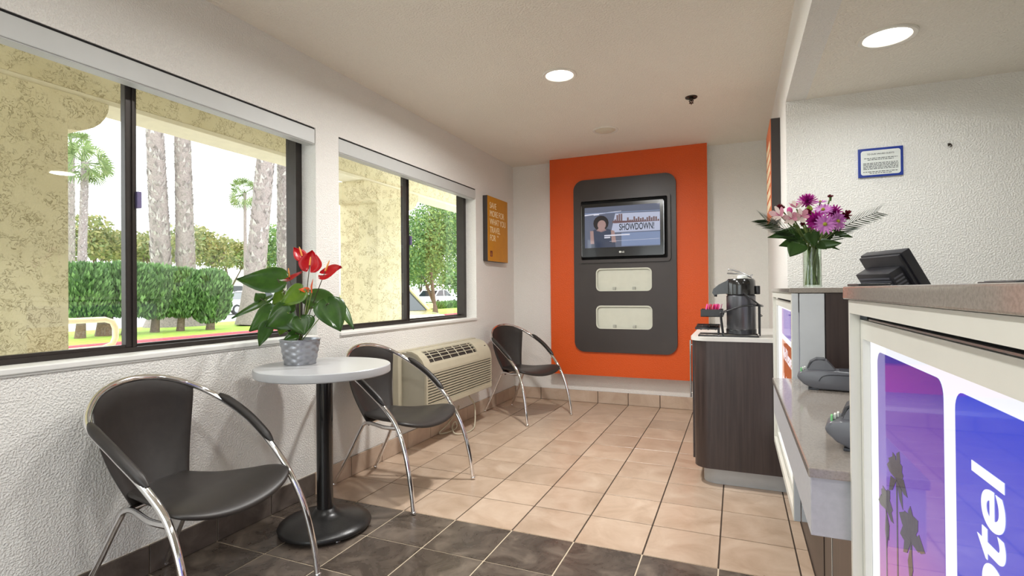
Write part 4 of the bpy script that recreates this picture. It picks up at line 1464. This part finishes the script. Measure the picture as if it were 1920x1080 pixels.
def flower(name, pos, label, kind, rad, group, face=None):
    c = vp(*pos)
    t = thing(name, label, 'flower', c, 0, group)
    n = (face or (FV + Vector((rnd.uniform(-.3, .3), rnd.uniform(-.2, .2), rnd.uniform(.0, .4))))).normalized()
    a0 = n.orthogonal().normalized(); b0 = n.cross(a0)
    R = rad * VPX
    mb = MB()
    if kind == 'daisy':
        for ring, (cnt, l, cu) in enumerate(((18, 1, .05), (14, .8, .22))):
            for k in range(cnt):
                a = 2 * PI * (k + .5 * ring) / cnt + rnd.uniform(-.06, .06)
                mb.add(*petal(c, a0 * math.cos(a) + b0 * math.sin(a), n, R * l * rnd.uniform(.9, 1.05), R * .2, cu))
        part('petals', mb, 'petal_pink', t, recalc=False)
        part('disc', MB().ball(c + n * .002, R * .18, 12, 8), 'disc_green', t, 60)
    elif kind == 'mum':
        for ring in range(6):
            q = ring / 5
            for k in range(16 - ring):
                a = 2 * PI * k / (16 - ring) + ring
                d = (a0 * math.cos(a) + b0 * math.sin(a)) * math.cos(q * 1.3) + n * math.sin(q * 1.3)
                mb.add(*petal(c, d, n if ring < 3 else -d.cross(a0), R * (1 - .25 * q), R * .18, .1))
        part('petals', mb, 'petal_magenta', t, recalc=False)
    elif kind == 'carnation':
        for k in range(46):
            d = (n * rnd.uniform(.3, 1) + a0 * rnd.uniform(-1, 1) + b0 * rnd.uniform(-1, 1)).normalized()
            mb.add(*petal(c, d, Vector((rnd.uniform(-1, 1), rnd.uniform(-1, 1), .5)), R, R * .35, .1))
        part('petals', mb, 'petal_maroon', t, recalc=False)
        part('calyx', MB().tube([c - n * R * 1.2, c], [R * .25, R * .4], 8), 'bunch_leaf', t, 60)
    elif kind == 'lily':
        for k in range(6):
            a = 2 * PI * k / 6
            mb.add(*petal(c, a0 * math.cos(a) + b0 * math.sin(a) + n * .45, n, R, R * (.6 if k % 2 else .42), .3))
        part('petals', mb, 'petal_lily', t, recalc=False)
        part('stamens', MB().tube([c, c + n * R * .6], .0012, 5).tube([c, c + n * R * .5 + a0 * R * .2], .001, 5).tube([c, c + n * R * .5 - b0 * R * .2], .001, 5), 'bud_pink', t)
    elif kind == 'bud':
        part('petals', MB().ball(c, (R * .7, R * .7, R), 12, 8), 'bud_pink', t, 60)
    elif kind == 'pom':
        for k in range(30):
            d = Vector((rnd.gauss(0, 1), rnd.gauss(0, 1), rnd.gauss(0, 1))).normalized()
            mb.ball(c + d * R * .55, R * .4, 6, 4)
        part('petals', mb, 'pom_green', t, 60)
    cut_stem(t, c - n * R * .1)
    return t


G = 'cut flowers in the glass vase'
flower('pink_daisy', (712, 352, -.11), 'pink daisy with a green centre, lowest in front of the bouquet', 'daisy', 112, G, FV)
flower('pink_daisy', (850, 320, -.07), 'pink daisy turned to the right side of the bouquet', 'daisy', 108, G, FV + RT * .7)
flower('pink_daisy', (690, 195, -.03), 'pink daisy in the upper middle of the bouquet', 'daisy', 108, G, FV * .6 + UP * .7)
flower('pink_daisy', (660, 110, .03), 'pale pink daisy behind the topmost magenta bloom', 'daisy', 80, G, FV * .3 + UP)
flower('chrysanthemum', (610, 310, -.05), 'magenta chrysanthemum left of the lowest pink daisy', 'mum', 108, G, FV)
flower('chrysanthemum', (515, 110, 0), 'magenta chrysanthemum at the top of the bouquet', 'mum', 110, G, FV + UP)
flower('chrysanthemum', (810, 225, .03), 'magenta chrysanthemum behind the right-hand daisies', 'mum', 92, G)
flower('white_lily', (455, 265, -.05), 'white lily with a pink throat in the left front of the bouquet', 'lily', 98, G, FV)
flower('white_lily', (345, 290, -.04), 'white and pink lily left of the front lily', 'lily', 95, G, FV - RT * .3)
flower('white_lily', (215, 255, -.02), 'white lily at the far left of the bouquet', 'lily', 108, G, FV - RT * .8 + UP * .4)
flower('white_lily', (400, 175, .0), 'striped pink and white lily above the other lilies', 'lily', 98, G, FV * .4 + UP)
flower('lily_bud', (325, 205, -.03), 'closed pink lily bud among the white lilies', 'bud', 42, G)
flower('carnation', (770, 58, .02), 'dark red carnation standing highest above the bouquet', 'carnation', 34, G, UP)
flower('carnation', (225, 180, .0), 'dark red carnation at the upper left of the bouquet', 'carnation', 52, G)
flower('carnation', (505, 235, -.02), 'dark red carnation in the middle between lily and daisy', 'carnation', 58, G)
flower('carnation', (945, 255, .02), 'dark red carnation at the right side of the bouquet', 'carnation', 66, G)
flower('carnation', (462, 355, -.04), 'small dark red carnation below the front lily', 'carnation', 30, G)
flower('green_pompon', (545, 180, -.02), 'small lime green pompon flower below the top bloom', 'pom', 36, G)
flower('green_pompon', (570, 235, -.03), 'second lime green pompon flower just below the first', 'pom', 24, G)


def frond(tip, bend, label, seed, n=34, droop=.0):
    r = random.Random(seed)
    B = VB + Vector((0, 0, .14))
    t = thing('palm_frond', label, 'foliage', B, 0, 'fronds in the bouquet')
    path = spline([B, vp(*bend), vp(*tip)], 12)
    part('midrib', MB().tube(path, [.0022 - .0016 * i / len(path) for i in range(len(path))], 5), 'frond_green', t, 60)
    mb = MB()
    m = len(path)
    for k in range(n):
        i = int(m * (.25 + .74 * k / n)); i = min(i, m - 2)
        d = (path[i + 1] - path[i]).normalized()
        for s in (-1, 1):
            side = (UP * s * .55 + d * 1.0 + FV * r.uniform(-.2, .2)).normalized()
            L = .085 * (1 - .35 * k / n)
            q = path[i]
            w = d.cross(side).normalized() * .0014 + UP * .0017
            mb.add([q - w, q + side * L * .6 - w * 1.4, q + side * L, q + side * L * .6 + w * 1.4, q + w], [(0, 1, 2, 3, 4)])
    part('leaflets', mb, 'frond_green', t, recalc=False)['kind'] = 'stuff'


frond((1290, 215, .02), (900, 390, 0), 'dark feathery frond reaching out to the right of the bouquet', 1)
frond((45, 300, -.02), (330, 450, -.02), 'dark feathery frond reaching out to the left of the bouquet', 2)
BL = [((430, 560, -.05), (330, 690, -.08), 200, 'broad green leaf hanging lowest at the left of the vase mouth'),
      ((470, 520, -.02), (215, 575, -.03), 170, 'broad green leaf behind the lowest left leaf'),
      ((400, 430, 0), (90, 485, .0), 140, 'green leaf pointing left under the left frond'),
      ((690, 560, -.03), (905, 550, -.02), 130, 'green leaf pointing right above the vase mouth'),
      ((820, 430, .0), (1030, 490, .02), 90, 'narrow green leaf at the far right of the bouquet'),
      ((640, 560, -.05), (735, 625, -.06), 100, 'small green leaf over the right rim of the vase'),
      ((560, 440, -.04), (600, 590, -.07), 150, 'green leaf in the middle just below the front daisy'),
      ((470, 400, .02), (520, 560, .0), 170, 'dark green leaf between the stems under the lilies'),
      ((620, 420, .03), (560, 560, .01), 170, 'dark green leaf at the back of the bouquet above the vase'),
      ((740, 430, .03), (650, 590, .02), 150, 'dark green leaf behind the right-hand daisies'),
      ((360, 380, .02), (470, 590, .01), 120, 'dark green leaf behind the left frond'),
      ((720, 570, -.02), (890, 635, -.02), 40, 'thin curled leaf drooping right of the vase')]
for (b, tp, w, lb_) in BL:
    B = vp(*b)
    t = thing('cut_leaf', lb_, 'leaf', B, 0, 'leaves in the bouquet')
    part('blade', heart(B, vp(*tp), w * VPX, FV + UP * .4, .05, .12, lobes=.05), 'bunch_leaf', t, 80, recalc=False)
    cut_stem(t, B, r=.002)

# ------------------------------------------------------------------ outside: porch
GZ = -.15
gr = MB().box(-120, -.2, -80, 140, GZ - .3, GZ).box(-.2, 20, -80, YF - .12, GZ - .3, GZ)
struct('ground', gr, 'concrete')
struct('porch_ceiling', MB().box(-1.62, -.2, -4, 9, 2.62, 2.75), 'stucco', label='stucco porch ceiling outside the windows')
struct('porch_floor', MB().box(-2.4, -.2, -4, 9, GZ, -.03), 'concrete')
bmz = 2.43
struct('porch_beam', MB().box(-1.9, -1.62, -4, 9, bmz, 2.95).box(-2.5, -.2, -4, 9, 2.75, 3.0), 'stucco', label='stucco beam along the porch')
struct('trim_beam', MB().rbox(-1.905, -1.615, -4, 9, bmz - .035, bmz - .001, .004), 'stucco_trim', label='pale trim under the porch beam')


def column(y0, y1, label):
    t = thing('porch_column', label, 'column', (-1.9, (y0 + y1) / 2, -.03), 0, 'stucco porch columns')
    part('shaft', MB().rbox(-2.14, -1.6, y0, y1, -.029, 2.394, .003), 'stucco', t)
    for s, yy in ((1, y1), (-1, y0)):
        pf = [(0, 2.394), (0, 2.17)] + [(.235 * math.sin(PI / 2 * k / 7), 2.17 + .224 * (1 - math.cos(PI / 2 * k / 7))) for k in range(1, 8)]
        part('corbel', MB().prism([(yy + s * a, b) for a, b in pf], lambda a, b: (-2.12, a, b), lambda a, b: (-1.602, a, b)), 'stucco', t, 30)


column(-1.02, -.378, 'wide stucco porch column outside the left half of the near window')
column(2.68, 3.31, 'stucco porch column outside the left half of the far window')
# bicycle rail
t = thing('porch_rail', 'cream rounded metal rail standing outside the near window', 'rail', (-3.2, 0, GZ))
rp = [(-3.2, -.9, .64), (-3.2, .70, .64), (-3.2, .785, .67), (-3.2, .81, .73), (-3.2, .81, .82), (-3.2, .785, .88), (-3.2, .72, .905), (-3.2, -.9, .905)]
part('hoop', MB().tube(rp, .026, 12, closed=True), 'rail_cream', t, 60)
for y in (-.85, .5):
    part('post', MB().tube([(-3.2, y, GZ), (-3.2, y, .62)], .026, 12), 'rail_cream', t, 60)

# ------------------------------------------------------------------ outside: street
CZ = -.015
struct('curb', MB().rbox(-11.75, -11.55, -40, 90, GZ + .001, CZ, .02), 'curb_red', label='red painted curb')
struct('lawn', MB().box(-17.2, -11.75, -40, 90, GZ + .001, CZ - .01), 'grass', label='grass strip behind the red curb')
struct('street', MB().box(-31, -17.2, -60, 120, GZ + .001, GZ + .01), 'asphalt')
struct('far_verge', MB().box(-60, -31, -60, 130, GZ + .001, GZ + .05), 'grass')
struct('far_sidewalk', MB().box(-33, -31, -60, 120, GZ + .051, GZ + .1), 'concrete')


def leaves(n, cen, rad, size, seed, shell=.55, squash=1.0):
    r = random.Random(seed)
    mb = MB()
    cen = Vector(cen)
    for _ in range(n):
        d = Vector((r.gauss(0, 1), r.gauss(0, 1), r.gauss(0, 1))).normalized()
        q = shell + (1 - shell) * r.random() ** .6
        p = cen + Vector((d.x * rad[0], d.y * rad[1], d.z * rad[2])) * q
        a = Vector((r.gauss(0, 1), r.gauss(0, 1), r.gauss(0, 1))).normalized()
        b = a.orthogonal().normalized()
        s = size * r.uniform(.6, 1.3)
        mb.add([p - a * s, p + b * s * .45, p + a * s, p - b * s * .45], [(0, 1, 2, 3)])
    return mb


def needles(n, cen, rad, size, seed):
    """upright sprays of clipped cypress"""
    r = random.Random(seed)
    mb = MB()
    cen = Vector(cen)
    for _ in range(n):
        d = Vector((r.gauss(0, 1), r.gauss(0, 1), r.gauss(0, 1))).normalized()
        q = .72 + .28 * r.random() ** .5
        e = 2.7
        k = (abs(d.x) ** e + abs(d.y) ** e + abs(d.z) ** e) ** (-1 / e)
        p = cen + Vector((d.x * rad[0], d.y * rad[1], d.z * rad[2])) * (k * q)
        a = (Vector((d.x, d.y, d.z * .3)) * .5 + Vector((r.uniform(-.3, .3), r.uniform(-.3, .3), 1))).normalized()
        b = a.cross(Vector((r.gauss(0, 1), r.gauss(0, 1), r.gauss(0, 1)))).normalized()
        s = size * r.uniform(.6, 1.3)
        mb.add([p - a * s, p + b * s * .4, p + a * s, p - b * s * .4], [(0, 1, 2, 3)])
    return mb


def topiary(u, X, w, zlo, zhi, label, seed, tw=.09, lean=.0):
    """clipped tree with a bare trunk; u = where it stands seen along the street"""
    y = onx(u, 600, X).y
    t = thing('clipped_tree', label, 'tree', (X, y, CZ - .01), 0, 'clipped trees on the grass strip')
    part('trunk', MB().tube(spline([(X, y, CZ - .01), (X + .05, y + lean * .5, .45), (X, y + lean, zlo + .3)], 6), [tw * 1.5 - tw * .7 * k / 12 for k in range(13)], 8), 'bark_dark', t, 60)
    c = (X, y + lean, (zlo + zhi) / 2)
    rad = (w / 2, w / 2, (zhi - zlo) / 2)
    part('crown', needles(3600, c, rad, .085, seed), 'cypress_green', t, recalc=False)['kind'] = 'stuff'
    part('crown_core', MB().ball(c, tuple(x * .80 for x in rad), 16, 10), 'cypress_green', t, 60)


topiary(150, -13.9, 1.3, .55, 1.98, 'clipped cypress tree beside the porch column, first of the row', 1)
topiary(196, -14.2, 1.3, .5, 2.02, 'clipped cypress tree with a thick trunk behind the cream rail', 2, .16)
topiary(240, -13.9, 1.3, .5, 2.08, 'clipped cypress tree hidden partly by the window frame', 3, .12)
topiary(290, -14.1, 1.5, .40, 2.05, 'clipped cypress tree in front of the first tall palm trunk', 4, .09)
topiary(338, -13.8, 1.35, .42, 1.95, 'clipped cypress tree in front of the second tall palm trunk', 5, .08)
topiary(394, -13.4, 1.2, .22, 1.93, 'separate round clipped cypress, last of the row', 6, .09)


def palm_trunk(u0, v0, u1, v1, X, r0, r1, label, seed, flare=1.6, crown=False, thin=False, h=None):
    a = onx(u0, v0, X); b = onx(u1, v1, X)
    base = Vector((X, a.y, CZ - .012 if X > -17.2 else GZ))
    top = b if h is None else b
    dirv = (top - base)
    if not crown: top = base + dirv * ((8.0 + 2.6 * (seed % 4)) / max(.1, dirv.z))
    t = thing('palm_tree', label, 'palm', base, 0, 'palms along the street')
    path = [base.lerp(top, k / 24) for k in range(25)]
    rs = [r1 + (r0 - r1) * (1 - k / 24) + (r0 * (flare - 1) * math.exp(-k * .9)) for k in range(25)]
    part('trunk', MB().tube(path, rs, 14), 'bark', t, 60)
    rr = random.Random(seed)
    mb = MB()
    L = (top - base).length
    nb = 130 if thin else 900
    for _ in range(nb):
        f = .12 + .88 * rr.random()
        ang = rr.uniform(0, 2 * PI)
        c = base.lerp(top, f); R_ = r1 + (r0 - r1) * (1 - f)
        d = Vector((math.cos(ang), math.sin(ang), 0)); s = Vector((-d.y, d.x, 0))
        q = c + d * R_ * .96
        w = R_ * rr.uniform(.14, .3); hh = R_ * rr.uniform(.3, .8)
        mb.add([q - s * w, q + s * w, q + d * R_ * .22 + Vector((0, 0, hh)) + s * w * rr.uniform(-.5, .5)], [(0, 1, 2)])
    part('bark_boots', mb, 'bark_boots', t, recalc=False)['kind'] = 'stuff'
    # fan crown
    cr = MB()
    RC = 1.55
    for k in range(34):
        az = 2 * PI * k / 34 * 5 + rr.uniform(-.2, .2)
        el = rr.uniform(-.9, 1.3)
        d = Vector((math.cos(az) * math.cos(el), math.sin(az) * math.cos(el), math.sin(el)))
        hub = top + d * RC * .52
        cr.tube([top, hub], .02, 4, caps=False)
        s = d.orthogonal().normalized(); n2 = d.cross(s)
        s = (s * math.cos(k) + n2 * math.sin(k))
        for j in range(11):
            aa = (j - 5) * .27
            e = (d * math.cos(aa) + s * math.sin(aa)); e.z -= .12
            wv = (s * math.cos(aa) - d * math.sin(aa)) * .045
            cr.add([hub, hub + e * RC * .3 + wv, hub + e * RC * .52 - Vector((0, 0, .08)), hub + e * RC * .3 - wv], [(0, 1, 2, 3)])
    part('fronds', cr, 'palm_green', t, recalc=False)['kind'] = 'stuff'


palm_trunk(308, 606, 290, 240, -16.5, .33, .24, 'thick grey palm trunk left of the twin palms in the near window', 1, 2.0)
palm_trunk(351, 618, 342, 250, -16.2, .325, .20, 'thick grey palm trunk right of the twin palms in the near window', 2, 2.2)
palm_trunk(470, 628, 498, 300, -14.0, .35, .26, 'leaning palm trunk behind the anthurium leaves', 3, 1.5)
palm_trunk(534, 620, 531, 310, -14.6, .29, .22, 'palm trunk next to the right frame of the near window', 4, 1.5)
palm_trunk(461, 565, 459, 362, -36, .16, .12, 'slender palm with a full crown in the middle of the near window', 5, 1.2, True, True)
palm_trunk(150, 560, 160, 305, -33, .24, .19, 'full-crowned palm just right of the near porch column', 6, 1.2, True)
palm_trunk(131, 560, 133, 275, -39, .28, .22, 'full-crowned palm half hidden by the near porch column', 7, 1.2, True)


def bush_tree(u, vtop, vbot, X, w, label, seed, mat='tree_olive', trunk=True, size=.2, n=2800):
    y = onx(u, 540, X).y
    zt, zb = onx(u, vtop, X).z, onx(u, vbot, X).z
    t = thing('street_tree', label, 'tree', (X, y, GZ + .05), 0, 'trees across the street')
    r = random.Random(seed)
    if trunk:
        for k in range(3):
            e = (X + r.uniform(-.3, .3) * w, y + r.uniform(-.35, .35) * w, zb + (zt - zb) * .5)
            part('trunk', MB().tube(spline([(X, y, GZ), (X, y, zb * .45), e], 5), [.16 - .011 * j for j in range(11)], 6), 'bark_dark', t, 60)
    mb = MB()
    for k in range(6):
        c = (X + r.uniform(-.25, .25) * w, y + r.uniform(-.3, .3) * w, zb + (zt - zb) * r.uniform(.25, .78))
        mb.join(leaves(n // 6, c, (w * .33, w * .33, (zt - zb) * .3), size, seed * 10 + k, .3))
    part('crown', mb, mat, t, recalc=False)['kind'] = 'stuff'


bush_tree(182, 408, 491, -44, 5.0, 'tall olive tree across the street behind the first palms', 1)
bush_tree(230, 428, 494, -56, 6.0, 'olive tree across the street left of the near window frame', 2)
bush_tree(275, 432, 506, -45, 5.0, 'olive tree across the street between window frame and first palm trunk', 3)
bush_tree(330, 416, 506, -52, 6.0, 'olive tree across the street between the twin palm trunks', 4, 'tree_olive')
bush_tree(385, 428, 506, -45, 5.4, 'round olive tree across the street right of the twin palms', 5)
bush_tree(432, 445, 516, -52, 6.5, 'low olive tree across the street behind the slender palm', 6)
bush_tree(505, 425, 510, -45, 5.4, 'green tree across the street behind the leaning palm', 7, 'tree_green')
bush_tree(560, 420, 520, -52, 6.0, 'green tree across the street at the right edge of the near window', 8, 'tree_green')
bush_tree(814, 362, 548, -12.6, 5.6, 'big leafy tree filling the far window beside the sign post', 9, 'tree_green', True, .085, 15000)
bush_tree(790, 470, 545, -24, 5.5, 'green tree further back in the far window', 10, 'tree_green')
bush_tree(862, 480, 560, -26, 7, 'green tree at the right edge of the far window', 11, 'tree_green')
bush_tree(600, 430, 520, -44, 5.5, 'olive tree across the street beyond the wall between the windows', 12)


def hedge(u0, u1, X, zt, label, seed):
    y0, y1 = onx(u0, 560, X).y, onx(u1, 560, X).y
    t = thing('hedge', label, 'hedge', (X, (y0 + y1) / 2, GZ), 0, 'hedges along the street')
    c = (X, (y0 + y1) / 2, (zt + GZ) / 2)
    part('foliage', needles(2200, c, (.6, (y1 - y0) / 2, (zt - GZ) / 2), .13, seed), 'cypress_green', t, recalc=False)['kind'] = 'stuff'
    part('core', MB().rbox(X - .4, X + .4, y0 + .2, y1 - .2, GZ, zt - .15, .1), 'cypress_green', t)


hedge(268, 480, -38.5, 1.0, 'low hedge across the street behind the clipped trees', 1)
hedge(780, 900, -16.8, .42, 'low hedge beyond the parked cream car', 2)
t = thing('boundary_wall', 'dull red boundary wall across the street', 'wall', (-40.2, 10, GZ))
part('wall', MB().box(-40.5, -40, -2, 26, GZ, 1.8), 'far_wall', t)
part('coping', MB().rbox(-40.56, -39.94, -2, 26, 1.8, 1.9, .02), 'concrete', t)
t = thing('far_building', 'long low white building in the far distance', 'building', (-75, 40, GZ))
part('wall', MB().box(-80, -70, 20, 60, GZ, 3.2), 'far_white', t)
part('roof', MB().rbox(-81, -69, 19, 61, 3.2, 3.6, .05), 'concrete', t)
for k in range(9):
    f_ = part('window', MB().box(-70.0, -69.92, 22 + 4.2 * k, 24.4 + 4.2 * k, .9, 2.4), 'far_white', t)
    part('pane', MB().box(-69.92, -69.9, 22.15 + 4.2 * k, 24.25 + 4.2 * k, 1.0, 2.3), 'car_glass', f_)
for k, (u, X, h) in enumerate(((848, -22, 1.35), (461, -31.5, 1.8))):
    y = onx(u, 560, X).y
    t = thing('street_sign', ('small white street sign in the far window', 'small white street sign by the slender palm')[k], 'sign', (X, y, GZ), 0, 'street signs')
    part('post', MB().tube([(X, y, GZ), (X, y, h)], .03, 8), 'satin_steel', t, 60)
    part('plate', MB().rbox(X + .03, X + .05, y - .2, y + .2, h - .5, h, .005), 'far_white', t)


def car(x, y, rz, mat, label):
    t = thing('parked_car', label, 'car', (x, y, GZ + .011), rz, 'cars on the street')
    W = .86
    body = [(-2.2, .28), (-2.15, .62), (-2.05, .86), (-1.5, .93), (.75, .92), (1.6, .84), (2.1, .70), (2.22, .5), (2.2, .26)]
    cab = [(-1.75, .92), (-1.15, 1.36), (-.7, 1.43), (-.05, 1.42), (.25, 1.34), (1.0, .90)]
    b = MB().prism(body, lambda a, c: (a, -W, c), lambda a, c: (a, W, c))
    me = b.mesh('body')
    q = bmesh.new(); q.from_mesh(me)
    bmesh.ops.bevel(q, geom=q.edges[:], offset=.07, segments=3, affect='EDGES', profile=.5)
    q.to_mesh(me); q.free(); me.shade_smooth(); me.set_sharp_from_angle(angle=.7)
    link('body', me, mat, t)
    part('greenhouse', MB().prism(cab, lambda a, c: (a, -W * (.98 - .2 * (c - .9)), c), lambda a, c: (a, W * (.98 - .2 * (c - .9)), c)), 'car_glass', t, world=False)
    roof = [(-1.2, 1.355), (-.7, 1.445), (-.05, 1.435), (.28, 1.345), (-.05, 1.40), (-.7, 1.41)]
    part('roof', MB().prism(roof, lambda a, c: (a, -W * .9, c), lambda a, c: (a, W * .9, c)), mat, t, world=False)
    for s in (-1, 1):
        part('pillar', MB().tube([(-1.78, s * W * .97, .9), (-1.15, s * W * .9, 1.37)], .05, 6).tube([(1.02, s * W * .97, .9), (.26, s * W * .9, 1.36)], .04, 6).tube([(-.35, s * W * .97, .9), (-.35, s * W * .9, 1.42)], .04, 6), mat, t, world=False)
        for wx in (-1.35, 1.38):
            wh = part('wheel', MB().lathe([(.05, -.11), (.27, -.11), (.31, -.08), (.31, .08), (.27, .11), (.05, .11)], 24).xf(Matrix.Translation((wx, s * (W - .08), .31)) @ Matrix.Rotation(PI / 2, 4, 'X')), 'tyre', t, 40, world=False)
            part('hubcap', MB().lathe([(.19, 0), (.16, .02), (.04, .03)], 18).xf(Matrix.Translation((wx, s * (W + .03), .31)) @ Matrix.Rotation(-s * PI / 2, 4, 'X')), 'hubcap', wh, 40, world=False)
        part('lamp', MB().rbox(2.08, 2.2, s * .62 - .16, s * .62 + .16, .58, .70, .02), 'hubcap', t, world=False)
        part('mirror', MB().rbox(.7, .86, s * (W + .02), s * (W + .16), .92, 1.04, .02), mat, t, world=False)
    return t


cpt = onx(462, 585, -26)
car(-26, cpt.y, -PI / 2, 'car_white', 'white sedan parked across the street in the near window')
car(-4.88, 6.72, -.50, 'car_cream', 'pale cream car whose bonnet shows at the bottom of the far window')
cpt = onx(830, 570, -21)
car(-21.5, cpt.y, PI / 2, 'car_white', 'white car on the street in the far window')
